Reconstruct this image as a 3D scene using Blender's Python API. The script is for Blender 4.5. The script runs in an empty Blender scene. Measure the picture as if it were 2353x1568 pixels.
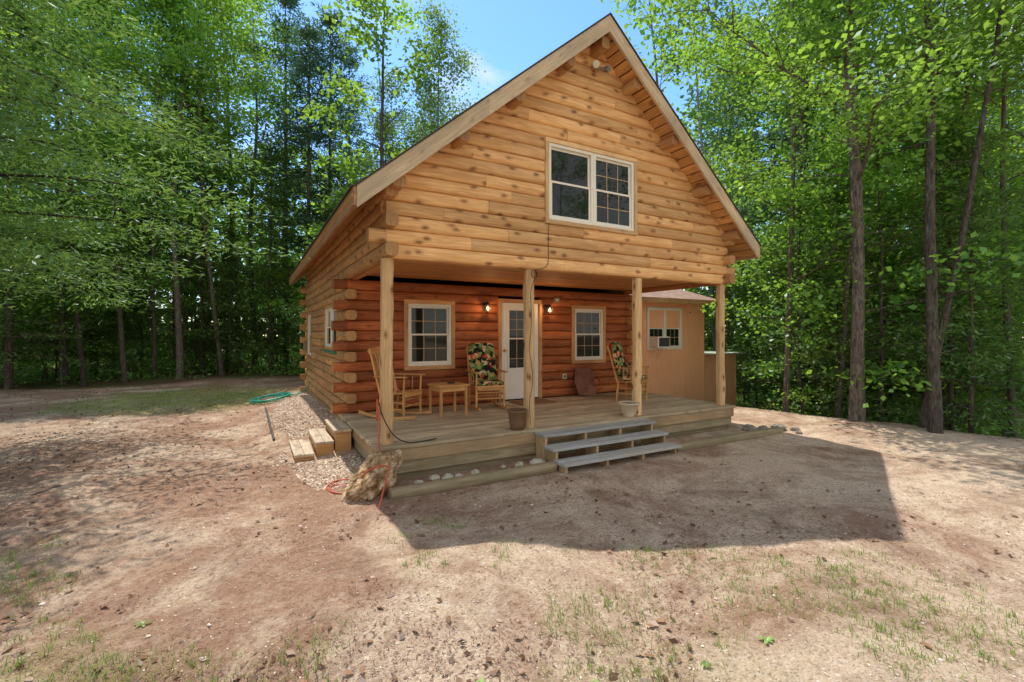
import bpy, math, random
import numpy as np
from mathutils import Vector, Matrix, noise
rnd=random.Random(7)
rng=np.random.default_rng(11)
scene=bpy.context.scene
COL=scene.collection
scene.view_settings.view_transform='Standard'
scene.view_settings.look='None'
scene.view_settings.exposure=0

# ------------------------------------------------------------ node helpers
def N(nt,t,props=None,ins=None):
    n=nt.nodes.new(t)
    for k,v in (props or {}).items(): setattr(n,k,v)
    for k,v in (ins or {}).items():
        if isinstance(v,bpy.types.NodeSocket): nt.links.new(v,n.inputs[k])
        else: n.inputs[k].default_value=v
    return n
def c4(c): return (c[0],c[1],c[2],1.0)
def mixc(nt,f,a,b,blend='MIX'):
    n=nt.nodes.new('ShaderNodeMix'); n.data_type='RGBA'; n.blend_type=blend
    for i,v in ((0,f),(6,a),(7,b)):
        if isinstance(v,bpy.types.NodeSocket): nt.links.new(v,n.inputs[i])
        elif i==0: n.inputs[i].default_value=v
        else: n.inputs[i].default_value=c4(v)
    return n.outputs[2]
def ramp(nt,f,stops,interp='LINEAR'):
    n=nt.nodes.new('ShaderNodeValToRGB'); nt.links.new(f,n.inputs[0])
    cr=n.color_ramp; cr.interpolation=interp
    while len(cr.elements)<len(stops): cr.elements.new(0.5)
    for e,(p,c) in zip(cr.elements,stops):
        e.position=p; e.color=c4(c) if not isinstance(c,(int,float)) else (c,c,c,1)
    return n.outputs[0]
def math_(nt,op,a,b=0.0,clamp=False):
    n=N(nt,'ShaderNodeMath',{'operation':op,'use_clamp':clamp},{0:a,1:b}); return n.outputs[0]
def newmat(name,rough=0.6,spec=0.3):
    m=bpy.data.materials.new(name); m.use_nodes=True
    nt=m.node_tree; b=nt.nodes['Principled BSDF']
    b.inputs['Roughness'].default_value=rough
    b.inputs['Specular IOR Level'].default_value=spec
    return m,nt,b
def noise_(nt,vec,scale,detail=4,rough=0.55,dist=0.0):
    return N(nt,'ShaderNodeTexNoise',None,{'Vector':vec,'Scale':scale,'Detail':detail,'Roughness':rough,'Distortion':dist}).outputs[0]
def mapping(nt,vec,scale):
    return N(nt,'ShaderNodeMapping',None,{'Vector':vec,'Scale':scale}).outputs[0]
def bump(nt,b,h,strength,dist=0.01):
    n=N(nt,'ShaderNodeBump',None,{'Height':h,'Strength':strength,'Distance':dist})
    nt.links.new(n.outputs[0],b.inputs['Normal'])

def wood(name,dark,light,knot=(0.17,0.06,0.018),rough=0.62,knots=1.0,weather=(0.25,0.17,0.1),wamt=0.25,tone=0.4,grain=1.0):
    m,nt,b=newmat(name,rough,0.25)
    gc=N(nt,'ShaderNodeAttribute',{'attribute_name':'gc'}).outputs['Vector']
    tn=N(nt,'ShaderNodeAttribute',{'attribute_name':'tone'}).outputs['Fac']
    oc=N(nt,'ShaderNodeTexCoord').outputs['Object']
    g=noise_(nt,mapping(nt,gc,(1.1,22,22)),2.2,6,0.6,0.6)
    g2=noise_(nt,mapping(nt,gc,(0.7,5,5)),2.0,3,0.5,1.0)
    g3=noise_(nt,mapping(nt,gc,(2.5,40,40)),2.0,4,0.6,0.4)
    col=mixc(nt,ramp(nt,g,[(0.32,0),(0.68,1)]),dark,light)
    col=mixc(nt,math_(nt,'MULTIPLY',ramp(nt,g2,[(0.35,1),(0.6,0)]),0.45),col,tuple(0.65*x for x in dark))
    col=mixc(nt,math_(nt,'MULTIPLY',ramp(nt,g3,[(0.60,0),(0.66,1)]),0.35),col,tuple(0.55*x for x in dark))
    if knots>0:
        kv=noise_(nt,gc,9,2)
        vo=N(nt,'ShaderNodeTexVoronoi',{'voronoi_dimensions':'2D'},{'Vector':mapping(nt,gc,(2.3,4.6,4.6)),'Scale':1.0}).outputs['Distance']
        vo=math_(nt,'ADD',vo,math_(nt,'MULTIPLY',math_(nt,'SUBTRACT',kv,0.5),0.16))
        kf=ramp(nt,vo,[(0.05,1),(0.09,0.55),(0.19,0)])
        col=mixc(nt,math_(nt,'MULTIPLY',kf,knots),col,knot)
    w=noise_(nt,oc,1.3,5,0.6)
    col=mixc(nt,math_(nt,'MULTIPLY',ramp(nt,w,[(0.42,0),(0.68,1)]),wamt),col,weather)
    tt=math_(nt,'ADD',math_(nt,'MULTIPLY',tn,tone),1.0-tone*0.55)
    cc=N(nt,'ShaderNodeCombineColor',None,{0:tt,1:tt,2:tt}).outputs[0]
    col=mixc(nt,1.0,col,cc,'MULTIPLY')
    nt.links.new(col,b.inputs['Base Color'])
    bump(nt,b,g,0.5*grain,0.007)
    return m
M={}
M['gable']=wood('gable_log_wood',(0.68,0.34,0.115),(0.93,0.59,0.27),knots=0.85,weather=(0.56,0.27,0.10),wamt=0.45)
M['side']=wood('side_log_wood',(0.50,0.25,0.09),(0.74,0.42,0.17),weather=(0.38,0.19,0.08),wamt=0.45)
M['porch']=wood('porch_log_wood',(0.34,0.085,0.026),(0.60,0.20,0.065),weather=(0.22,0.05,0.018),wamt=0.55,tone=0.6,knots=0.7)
M['post']=wood('post_wood',(0.62,0.36,0.15),(0.88,0.61,0.31),weather=(0.47,0.25,0.11),wamt=0.45,knots=0.9)
M['endgrain']=wood('end_grain_wood',(0.42,0.21,0.08),(0.66,0.37,0.15),weather=(0.28,0.15,0.07),wamt=0.4,knots=0)
M['deck']=wood('deck_wood',(0.46,0.34,0.20),(0.76,0.60,0.38),knots=0.4,weather=(0.32,0.23,0.14),wamt=0.6,rough=0.7)
M['deckedge']=wood('deck_edge_wood',(0.42,0.27,0.13),(0.64,0.44,0.23),knots=0.5,weather=(0.30,0.20,0.12),wamt=0.6)
M['green']=wood('weathered_timber_wood',(0.28,0.20,0.11),(0.50,0.38,0.23),knots=0.2,weather=(0.21,0.19,0.10),wamt=0.6)
M['rake']=wood('weathered_trim_wood',(0.50,0.36,0.21),(0.72,0.55,0.34),knots=0.4,weather=(0.34,0.27,0.19),wamt=0.6)
M['fascia']=wood('eave_board_wood',(0.40,0.20,0.09),(0.56,0.32,0.15),knots=0.3,wamt=0.4)
M['soffit']=wood('soffit_wood',(0.56,0.25,0.075),(0.84,0.46,0.17),knots=0.7)
M['ceil']=wood('ceiling_wood',(0.48,0.19,0.065),(0.72,0.34,0.125),knots=0.4)
M['casing']=wood('casing_wood',(0.58,0.27,0.095),(0.80,0.44,0.18),knots=0.4)
M['grey']=wood('grey_tread_wood',(0.34,0.325,0.30),(0.52,0.51,0.48),knots=0.1,weather=(0.38,0.32,0.25),wamt=0.7,rough=0.6)
M['stepw']=wood('side_step_wood',(0.52,0.40,0.28),(0.80,0.65,0.48),knots=0.3,weather=(0.38,0.26,0.17),wamt=0.6)
M['chair']=wood('chair_wood',(0.54,0.24,0.075),(0.82,0.43,0.15),knots=0,rough=0.4,wamt=0.1)
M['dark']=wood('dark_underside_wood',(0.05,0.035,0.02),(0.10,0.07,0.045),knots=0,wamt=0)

def plain(name,col,rough=0.5,spec=0.4,var=0.12,scale=6.0,metal=0.0,bmp=0.0):
    m,nt,b=newmat(name,rough,spec)
    oc=N(nt,'ShaderNodeTexCoord').outputs['Object']
    n=noise_(nt,oc,scale,5)
    col=mixc(nt,ramp(nt,n,[(0.3,0),(0.7,1)]),tuple(x*(1-var) for x in col),tuple(min(1,x*(1+var)) for x in col))
    nt.links.new(col,b.inputs['Base Color']); b.inputs['Metallic'].default_value=metal
    if bmp: bump(nt,b,noise_(nt,oc,scale*6,4),bmp,0.01)
    return m
M['white']=plain('cream_vinyl',(0.83,0.765,0.63),0.45,0.3,0.04)
M['doorw']=plain('door_paint',(0.86,0.79,0.66),0.45,0.4,0.04)
M['muntin']=plain('tan_grille',(0.50,0.34,0.17),0.5)
M['black']=plain('black_rubber',(0.02,0.02,0.022),0.5)
M['pipe']=plain('dusty_black_plastic',(0.07,0.06,0.05),0.7)
M['blackm']=plain('black_metal',(0.025,0.022,0.02),0.4,0.5)
M['greym']=plain('grey_metal',(0.25,0.2,0.15),0.5,0.5)
M['orange']=plain('red_orange_hose',(0.50,0.09,0.04),0.45)
M['ghose']=plain('green_hose_rubber',(0.02,0.32,0.22),0.4)
M['gsill']=plain('green_sill_paint',(0.05,0.20,0.10),0.5)
M['gtop']=plain('pale_green_board',(0.46,0.52,0.42),0.6)
M['conc']=plain('foundation_concrete',(0.22,0.21,0.18),0.85,0.2,0.25,5,0,0.4)
M['ceramic']=plain('pale_ceramic',(0.58,0.46,0.31),0.45,0.4,0.15)
M['soil']=plain('potting_soil',(0.05,0.035,0.025),0.95,0.1,0.3,30)
M['mat']=plain('coir_mat',(0.30,0.17,0.08),0.95,0.1,0.2,40,0,0.6)
M['brass']=plain('brass_metal',(0.55,0.38,0.15),0.3,0.5,0.05,6,1.0)
M['grille']=plain('dark_grille',(0.06,0.06,0.06),0.6)
M['plastic']=plain('cream_plastic',(0.6,0.52,0.36),0.5)

def glassmat():
    m,nt,b=newmat('window_glass',0.03,0.5)
    oc=N(nt,'ShaderNodeTexCoord').outputs['Object']
    n=noise_(nt,oc,2.0,3)
    nt.links.new(mixc(nt,n,(0.006,0.008,0.007),(0.025,0.03,0.022)),b.inputs['Base Color'])
    b.inputs['IOR'].default_value=1.42
    bump(nt,b,noise_(nt,oc,3.0,2),0.03,0.02)
    return m
M['glass']=glassmat()
def shinglemat():
    m,nt,b=newmat('roof_shingles',0.9,0.15)
    oc=N(nt,'ShaderNodeTexCoord').outputs['Object']
    gc=N(nt,'ShaderNodeAttribute',{'attribute_name':'gc'}).outputs['Vector']
    br=N(nt,'ShaderNodeTexBrick',{'offset':0.5},{'Vector':gc,'Color1':(0.28,0.17,0.13,1),'Color2':(0.40,0.26,0.20,1),'Mortar':(0.10,0.06,0.045,1),'Scale':1.0,'Mortar Size':0.008,'Brick Width':0.3,'Row Height':0.14})
    col=mixc(nt,math_(nt,'MULTIPLY',noise_(nt,oc,30,4),0.6),br.outputs[0],(0.44,0.30,0.24))
    nt.links.new(col,b.inputs['Base Color']); bump(nt,b,br.outputs[1],-0.5,0.01)
    return m
M['shingle']=shinglemat()
M['edge']=plain('dark_roof_edge',(0.07,0.06,0.05),0.8,0.2)
def plymat():
    m,nt,b=newmat('tan_plywood_siding',0.7,0.2)
    oc=N(nt,'ShaderNodeTexCoord').outputs['Object']
    g=noise_(nt,mapping(nt,oc,(14,14,0.8)),2.0,5)
    col=mixc(nt,ramp(nt,g,[(0.3,0),(0.7,1)]),(0.90,0.42,0.21),(0.97,0.52,0.29))
    col=mixc(nt,math_(nt,'MULTIPLY',ramp(nt,noise_(nt,oc,1.2,4),[(0.4,0),(0.7,1)]),0.4),col,(0.80,0.34,0.17))
    nt.links.new(col,b.inputs['Base Color']); bump(nt,b,g,0.2,0.005)
    return m
M['ply']=plymat()
def floral():
    m,nt,b=newmat('floral_fabric',0.9,0.15)
    oc=N(nt,'ShaderNodeTexCoord').outputs['Object']
    nz=N(nt,'ShaderNodeTexNoise',None,{'Vector':oc,'Scale':16.0}).outputs[1]
    v=N(nt,'ShaderNodeTexVoronoi',None,{'Vector':mixc(nt,0.90,nz,oc),'Scale':19.0})
    sp=N(nt,'ShaderNodeSeparateColor',None,{0:v.outputs['Color']}).outputs[0]
    col=ramp(nt,sp,[(0,(0.02,0.02,0.015)),(0.22,(0.13,0.22,0.05)),(0.40,(0.60,0.30,0.09)),(0.5,(0.55,0.06,0.035)),(0.64,(0.28,0.34,0.11)),(0.76,(0.66,0.50,0.28)),(0.86,(0.02,0.015,0.01))],'CONSTANT')
    nt.links.new(col,b.inputs['Base Color'])
    return m
M['floral']=floral()
def wicker():
    m,nt,b=newmat('wicker_weave',0.8,0.2)
    oc=N(nt,'ShaderNodeTexCoord').outputs['Object']
    w=N(nt,'ShaderNodeTexWave',{'bands_direction':'Z'},{'Vector':oc,'Scale':22.0,'Distortion':2.0,'Detail':2.0}).outputs[0]
    nt.links.new(mixc(nt,w,(0.10,0.05,0.025),(0.38,0.22,0.12)),b.inputs['Base Color']); bump(nt,b,w,0.8,0.01)
    return m
M['wicker']=wicker()
def rockmat(name,a,bb,cc,sc=6.0,lo=0.3,mi=0.5,hi=0.68):
    m,nt,b=newmat(name,0.9,0.2)
    oc=N(nt,'ShaderNodeTexCoord').outputs['Object']
    n=noise_(nt,oc,sc,8,0.7)
    col=ramp(nt,n,[(lo,a),(mi,bb),(hi,cc)])
    nt.links.new(col,b.inputs['Base Color']); bump(nt,b,noise_(nt,oc,sc*3,6,0.7),1.0,0.03)
    return m
M['rock']=rockmat('tan_rock',(0.14,0.08,0.04),(0.50,0.31,0.15),(0.78,0.66,0.48),9,0.38,0.5,0.64)
M['wrock']=rockmat('white_quartz',(0.36,0.31,0.20),(0.68,0.61,0.46),(0.88,0.82,0.68),12)
M['grock']=rockmat('grey_rock',(0.12,0.10,0.075),(0.32,0.27,0.21),(0.48,0.42,0.35))
M['slate']=rockmat('rusty_sheet',(0.16,0.06,0.04),(0.30,0.13,0.085),(0.42,0.22,0.15),3)
def emis(name,col,s):
    m=bpy.data.materials.new(name); m.use_nodes=True; nt=m.node_tree
    b=nt.nodes['Principled BSDF']; b.inputs['Emission Color'].default_value=c4(col); b.inputs['Emission Strength'].default_value=s
    oc=N(nt,'ShaderNodeTexCoord').outputs['Object']
    nt.links.new(mixc(nt,noise_(nt,oc,5),(0.7,0.6,0.4),(0.8,0.7,0.5)),b.inputs['Base Color'])
    return m
M['bulb']=emis('warm_bulb_glow',(1.0,0.55,0.18),6.0)

def leafmat(name,c1,c2,tr,tmix=0.4):
    m=bpy.data.materials.new(name); m.use_nodes=True; nt=m.node_tree
    nt.nodes.remove(nt.nodes['Principled BSDF'])
    tn=N(nt,'ShaderNodeAttribute',{'attribute_name':'tone'}).outputs['Fac']
    oi=N(nt,'ShaderNodeObjectInfo').outputs['Random']
    col=mixc(nt,tn,c1,c2)
    hs=N(nt,'ShaderNodeHueSaturation',None,{'Color':col,'Hue':math_(nt,'ADD',math_(nt,'MULTIPLY',oi,0.05),0.475),'Value':math_(nt,'ADD',math_(nt,'MULTIPLY',oi,0.7),0.65)}).outputs[0]
    b=N(nt,'ShaderNodeBsdfDiffuse',None,{'Color':hs})
    tc=mixc(nt,tn,tuple(x*0.6 for x in tr),tr)
    t=N(nt,'ShaderNodeBsdfTranslucent',None,{'Color':tc})
    mx=N(nt,'ShaderNodeMixShader',None,{0:tmix,1:b.outputs[0],2:t.outputs[0]})
    gl=N(nt,'ShaderNodeBsdfGlossy',None,{'Color':(0.9,0.95,1,1),'Roughness':0.45})
    m2=N(nt,'ShaderNodeMixShader',None,{0:0.035,1:mx.outputs[0],2:gl.outputs[0]})
    nt.links.new(m2.outputs[0],nt.nodes['Material Output'].inputs['Surface'])
    return m
M['maple']=leafmat('maple_leaves',(0.06,0.16,0.025),(0.20,0.38,0.05),(0.50,0.80,0.08),0.46)
M['birch']=leafmat('birch_leaves',(0.08,0.16,0.045),(0.20,0.33,0.09),(0.42,0.66,0.14),0.42)
M['pine']=leafmat('pine_needles',(0.035,0.095,0.05),(0.11,0.21,0.10),(0.15,0.30,0.12),0.25)
M['hemlock']=leafmat('hemlock_needles',(0.055,0.125,0.03),(0.17,0.28,0.06),(0.30,0.48,0.07),0.34)
M['under']=leafmat('undergrowth_leaves',(0.07,0.18,0.03),(0.23,0.42,0.07),(0.50,0.78,0.1),0.43)
M['far']=leafmat('far_leaves',(0.05,0.14,0.035),(0.22,0.40,0.09),(0.42,0.68,0.12),0.42)
M['grassm']=leafmat('grass_blades',(0.14,0.24,0.04),(0.32,0.42,0.11),(0.45,0.62,0.12),0.4)
M['litter']=leafmat('dry_litter',(0.10,0.045,0.02),(0.38,0.22,0.12),(0.2,0.1,0.04),0.1)
def bark(name,a,bb,sc=(6,6,1.2)):
    m,nt,b=newmat(name,0.9,0.15)
    oc=N(nt,'ShaderNodeTexCoord').outputs['Object']
    oi=N(nt,'ShaderNodeObjectInfo').outputs['Random']
    n=noise_(nt,mapping(nt,oc,sc),5.0,7,0.7,0.5)
    col=mixc(nt,ramp(nt,n,[(0.35,0),(0.65,1)]),a,bb)
    p=ramp(nt,noise_(nt,oc,3.5,5,0.7),[(0.54,0),(0.64,1)])
    col=mixc(nt,math_(nt,'MULTIPLY',p,0.4),col,(0.30,0.31,0.25))
    hs=N(nt,'ShaderNodeHueSaturation',None,{'Color':col,'Value':math_(nt,'ADD',math_(nt,'MULTIPLY',oi,0.8),0.5)}).outputs[0]
    nt.links.new(hs,b.inputs['Base Color']); bump(nt,b,n,1.0,0.04)
    return m
M['bark']=bark('maple_bark',(0.055,0.043,0.034),(0.26,0.21,0.165))
M['barkp']=bark('pine_bark',(0.05,0.038,0.029),(0.19,0.145,0.11))
M['barkb']=bark('birch_bark',(0.22,0.2,0.17),(0.50,0.47,0.42),(1.5,1.5,8))

# ------------------------------------------------------------ mesh builder
Z=Vector((0,0,1)); X=Vector((1,0,0)); Y=Vector((0,1,0))
class MB:
    def __init__(s): s.v=[];s.f=[];s.g=[];s.t=[];s.mi=[];s.sm=[]
    def add(s,vs,fs,gs,tone,mi=0,smooth=False):
        o=len(s.v); s.v+=[tuple(p) for p in vs]; s.g+=[tuple(p) for p in gs]; s.t+=[tone]*len(vs)
        for f in fs: s.f.append(tuple(i+o for i in f)); s.mi.append(mi); s.sm.append(smooth)
    def obox(s,O,A,B,C,a0,a1,b0,b1,c0,c1,axis=0,mi=0,tone=None):
        O=Vector(O); tone=rnd.random() if tone is None else tone
        off=Vector((rnd.uniform(0,50),rnd.uniform(0,50),rnd.uniform(0,50)))
        vs=[];gs=[]
        for c in (c0,c1):
            for b in (b0,b1):
                for a in (a0,a1):
                    vs.append(O+A*a+B*b+C*c)
                    q=(a,b,c); q=(q[axis],q[(axis+1)%3],q[(axis+2)%3])
                    gs.append(Vector(q)+off)
        fs=[(0,2,3,1),(4,5,7,6),(0,1,5,4),(2,6,7,3),(0,4,6,2),(1,3,7,5)]
        if A.cross(B).dot(C)<0: fs=[tuple(reversed(f)) for f in fs]
        s.add(vs,fs,gs,tone,mi)
    def box(s,x0,x1,y0,y1,z0,z1,axis=0,mi=0,tone=None):
        s.obox((0,0,0),X,Y,Z,x0,x1,y0,y1,z0,z1,axis,mi,tone)
    def prism(s,p0,p1,prof,A,B,mi=0,tone=None,smooth=True,capmi=None,closed=True):
        p0=Vector(p0);p1=Vector(p1); tone=rnd.random() if tone is None else tone
        L=(p1-p0).length; off=Vector((rnd.uniform(0,50),rnd.uniform(0,50),rnd.uniform(0,50)))
        n=len(prof); vs=[];gs=[]
        for k,p in ((0,p0),(L,p1)):
            for a,b in prof:
                vs.append(p+A*a+B*b); gs.append(Vector((k,b,a))+off)
        fs=[(i,(i+1)%n,n+(i+1)%n,n+i) for i in range(n)]
        D=(p1-p0).normalized()
        flip = A.cross(B).dot(D)>0
        ar=sum(prof[i][0]*prof[(i+1)%n][1]-prof[(i+1)%n][0]*prof[i][1] for i in range(n))
        good=(ar>0)==flip
        if not good: fs=[tuple(reversed(f)) for f in fs]
        s.add(vs,fs,gs,tone,mi,smooth)
        cm=mi if capmi is None else capmi
        c0=tuple(range(n)); 
        g2=[Vector((b*3,a*3,0))+off for a,b in prof]
        if good: s.add(vs[:n],[tuple(reversed(c0))],g2,tone,cm,False); s.add(vs[n:],[c0],g2,tone,cm,False)
        else: s.add(vs[:n],[c0],g2,tone,cm,False); s.add(vs[n:],[tuple(reversed(c0))],g2,tone,cm,False)
    def tube(s,pts,rad,n=8,mi=0,tone=None,cap=True,ref=None):
        pts=[Vector(p) for p in pts]; tone=rnd.random() if tone is None else tone
        off=rnd.uniform(0,50); m=len(pts)
        if not hasattr(rad,'__len__'): rad=[rad]*m
        vs=[];gs=[];L=0
        u=None
        for i,p in enumerate(pts):
            d=(pts[min(i+1,m-1)]-pts[max(i-1,0)])
            if d.length<1e-9: d=Vector((0,0,1))
            d.normalize()
            if u is None:
                u=d.orthogonal().normalized()
            else:
                u=(u-d*u.dot(d)); u=u.normalized() if u.length>1e-6 else d.orthogonal().normalized()
            w=d.cross(u)
            if i: L+=(p-pts[i-1]).length
            for k in range(n):
                a=2*math.pi*k/n
                vs.append(p+(u*math.cos(a)+w*math.sin(a))*rad[i]); gs.append((L+off,rad[i]*a*1.0+off,0))
        fs=[]
        for i in range(m-1):
            for k in range(n):
                fs.append((i*n+k,i*n+(k+1)%n,(i+1)*n+(k+1)%n,(i+1)*n+k))
        s.add(vs,fs,gs,tone,mi,True)
        if cap:
            s.add(vs[:n],[tuple(reversed(range(n)))],gs[:n],tone,mi,False)
            s.add(vs[-n:],[tuple(range(n))],gs[-n:],tone,mi,False)
    def lathe(s,prof,n=20,mi=0,center=(0,0,0)):
        vs=[];gs=[]
        for r,z in prof:
            for k in range(n):
                a=2*math.pi*k/n; vs.append((center[0]+r*math.cos(a),center[1]+r*math.sin(a),center[2]+z)); gs.append((z,a,r))
        fs=[]
        for i in range(len(prof)-1):
            for k in range(n): fs.append((i*n+k,i*n+(k+1)%n,(i+1)*n+(k+1)%n,(i+1)*n+k))
        s.add(vs,fs,gs,0.5,mi,True)
    def mesh(s,name,mats):
        me=bpy.data.meshes.new(name); me.from_pydata(s.v,[],s.f)
        for m in mats: me.materials.append(M[m] if isinstance(m,str) else m)
        me.polygons.foreach_set('material_index',s.mi); me.polygons.foreach_set('use_smooth',s.sm)
        a=me.attributes.new('gc','FLOAT_VECTOR','POINT'); a.data.foreach_set('vector',np.array(s.g,dtype=np.float32).ravel())
        a=me.attributes.new('tone','FLOAT','POINT'); a.data.foreach_set('value',np.array(s.t,dtype=np.float32))
        me.update(); return me
    def obj(s,name,mats,parent=None,origin=None,bevel=0,label=None,cat=None,group=None):
        if origin is not None:
            o=Vector(origin); s.v=[tuple(Vector(p)-o) for p in s.v]
        ob=bpy.data.objects.new(name,s.mesh(name,mats)); COL.objects.link(ob)
        if origin is not None: ob.location=origin
        if parent is not None: ob.parent=parent
        if bevel:
            md=ob.modifiers.new('bevel','BEVEL'); md.width=bevel; md.segments=2; md.limit_method='ANGLE'; md.angle_limit=math.radians(40)
        meta(ob,label,cat,group)
        return ob
def meta(ob,label=None,cat=None,group=None):
    if label: ob['label']=label
    if cat: ob['category']=cat
    if group: ob['group']=group
def empty(name,loc,label,cat,group=None,rotz=0):
    e=bpy.data.objects.new(name,None); COL.objects.link(e); e.location=loc; e.rotation_euler=(0,0,rotz); e.empty_display_size=0.2
    meta(e,label,cat,group); return e

# ------------------------------------------------------------ terrain
def sstep(a,b,x):
    t=min(1,max(0,(x-a)/(b-a))); return t*t*(3-2*t)
def edge_s(x,y): return x-(8.6-0.27*y)
def fnoise(x,y,s,seed=0): return noise.noise(Vector((x*s+seed*13.7,y*s-seed*7.1,seed*3.3)))
def gz(x,y):
    z=-0.43
    s=edge_s(x,y)
    if s>0: z-=0.17*min(s,14)*sstep(0,2.0,s)
    z+=0.14*math.exp(-((x+0.4)**2/2.2+(y+2.1)**2/0.9))
    if -2.0<x<0.6 and 0.5<y<11:
        z+=0.22*sstep(-1.6,0.0,x)*sstep(0.8,2.6,y)*(1-sstep(5,10,y)*0.5)*(1-sstep(0.1,0.6,x))
    near=1.0-0.9*(sstep(-1.2,-0.4,x)*(1-sstep(6.6,7.5,x))*sstep(-1.4,-0.8,y)*(1-sstep(8,9.5,y)))
    z+=near*(0.05*fnoise(x,y,0.45,1)+0.035*fnoise(x,y,1.3,2)+0.020*fnoise(x,y,4.0,3))
    return z
def fine(x,y): return 0.011*fnoise(x,y,9,4)
def forest(x,y):
    n=1.2*fnoise(x,y,0.25,5)
    v=max(y-(14.6+n)+0.15*max(0,x+3), edge_s(x,y)-0.6+n*0.5, -x-9.5+n)
    if x>1 and y>10.6+n: v=max(v,y-10.6-n)
    return v
def axis_coords(a,b,step,far):
    c=list(np.arange(a,b+1e-6,step)); d=step
    lo=[];x=a
    while x>-far: d*=1.22; x-=d; lo.append(x)
    d=step;hi=[];x=b
    while x<far: d*=1.22; x+=d; hi.append(x)
    return lo[::-1]+c+hi
xs=axis_coords(-8,11,0.08,400); ys=axis_coords(-5.6,15,0.08,400)
V=[];at_f=[];at_g=[]
for y in ys:
    for x in xs:
        z=gz(x,y)+(fine(x,y) if abs(x)<12 and abs(y)<16 else 0)
        V.append((x,y,z)); at_f.append(sstep(-0.6,0.9,forest(x,y)))
        d=math.hypot((x+2.9)/3.4,(y-9.6)/3.0)
        d2=math.hypot((x+0.8)/2.4,(y+4.2)/0.9); d3=math.hypot((x+2.4)/0.9,(y+2.7)/0.9)
        at_g.append(max(1-sstep(0.4,1.0,d),0.35*(1-sstep(0.3,1.0,d2)),0.35*(1-sstep(0.3,1.0,d3))))
nx=len(xs); F=[(j*nx+i,j*nx+i+1,(j+1)*nx+i+1,(j+1)*nx+i) for j in range(len(ys)-1) for i in range(nx-1)]
me=bpy.data.meshes.new('ground'); me.from_pydata(V,[],F)
me.polygons.foreach_set('use_smooth',[True]*len(F))
a=me.attributes.new('forest','FLOAT','POINT'); a.data.foreach_set('value',at_f)
a=me.attributes.new('grass','FLOAT','POINT'); a.data.foreach_set('value',at_g)
ground=bpy.data.objects.new('ground',me); COL.objects.link(ground); ground['kind']='structure'
ground['label']='sandy gravel clearing with brown pine needle litter'; ground['category']='ground'
def groundmat():
    m,nt,b=newmat('sandy_ground',0.95,0.1)
    oc=N(nt,'ShaderNodeTexCoord').outputs['Object']
    fo=N(nt,'ShaderNodeAttribute',{'attribute_name':'forest'}).outputs['Fac']
    gr=N(nt,'ShaderNodeAttribute',{'attribute_name':'grass'}).outputs['Fac']
    fine_=noise_(nt,oc,70,5,0.75)
    v=N(nt,'ShaderNodeTexVoronoi',None,{'Vector':oc,'Scale':60.0})
    vs=N(nt,'ShaderNodeSeparateColor',None,{0:v.outputs['Color']}).outputs[0]
    sand=mixc(nt,ramp(nt,fine_,[(0.3,0),(0.7,1)]),(0.54,0.375,0.245),(0.90,0.71,0.52))
    sand=mixc(nt,math_(nt,'MULTIPLY',ramp(nt,vs,[(0.8,0),(0.97,1)]),0.5),sand,(0.90,0.78,0.64))
    sand=mixc(nt,math_(nt,'MULTIPLY',ramp(nt,vs,[(0.05,1),(0.15,0)]),0.5),sand,(0.28,0.18,0.12))
    n1=noise_(nt,oc,0.7,10,0.76,0.5)
    sx=N(nt,'ShaderNodeSeparateXYZ',None,{0:oc})
    bias=math_(nt,'MULTIPLY',math_(nt,'ADD',sx.outputs[0],-2.0),-0.022)
    bias2=math_(nt,'MULTIPLY',math_(nt,'ADD',sx.outputs[1],3.0),0.018)
    bias=math_(nt,'MINIMUM',math_(nt,'MAXIMUM',math_(nt,'ADD',bias,bias2),-0.03),0.07)
    lm=ramp(nt,math_(nt,'ADD',n1,bias),[(0.44,0),(0.60,1)])
    lf=noise_(nt,mapping(nt,oc,(1,1.6,1)),95,4,0.8,1.5)
    lit=mixc(nt,ramp(nt,lf,[(0.36,0),(0.66,1)]),(0.15,0.07,0.042),(0.56,0.32,0.205))
    col=mixc(nt,math_(nt,'MULTIPLY',lm,math_(nt,'ADD',math_(nt,'MULTIPLY',noise_(nt,oc,14,6,0.75),1.1),0.30,True)),sand,lit)
    dn=ramp(nt,noise_(nt,oc,1.7,8,0.72,0.6),[(0.52,0),(0.66,1)])
    col=mixc(nt,math_(nt,'MULTIPLY',dn,0.40),col,(0.22,0.145,0.10))
    dsp=ramp(nt,noise_(nt,oc,28,5,0.8),[(0.56,0),(0.64,1)])
    col=mixc(nt,math_(nt,'MULTIPLY',dsp,0.6),col,(0.17,0.10,0.065))
    gm=math_(nt,'MULTIPLY',gr,ramp(nt,noise_(nt,oc,2.2,6,0.7),[(0.34,0),(0.52,1)]),True)
    moss=mixc(nt,fine_,(0.17,0.23,0.04),(0.50,0.50,0.15))
    col=mixc(nt,math_(nt,'MULTIPLY',gm,0.8),col,moss)
    fl=mixc(nt,ramp(nt,noise_(nt,oc,14,6,0.75),[(0.35,0),(0.65,1)]),(0.06,0.037,0.022),(0.26,0.15,0.085))
    fl=mixc(nt,ramp(nt,noise_(nt,oc,0.8,4),[(0.45,0),(0.6,0.6)]),fl,(0.09,0.16,0.035))
    col=mixc(nt,fo,col,fl)
    nt.links.new(col,b.inputs['Base Color'])
    h=math_(nt,'ADD',math_(nt,'MULTIPLY',fine_,0.6),math_(nt,'MULTIPLY',noise_(nt,oc,16,6,0.7),1.0))
    bump(nt,b,h,1.0,0.035)
    return m
me.materials.append(groundmat())

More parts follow.
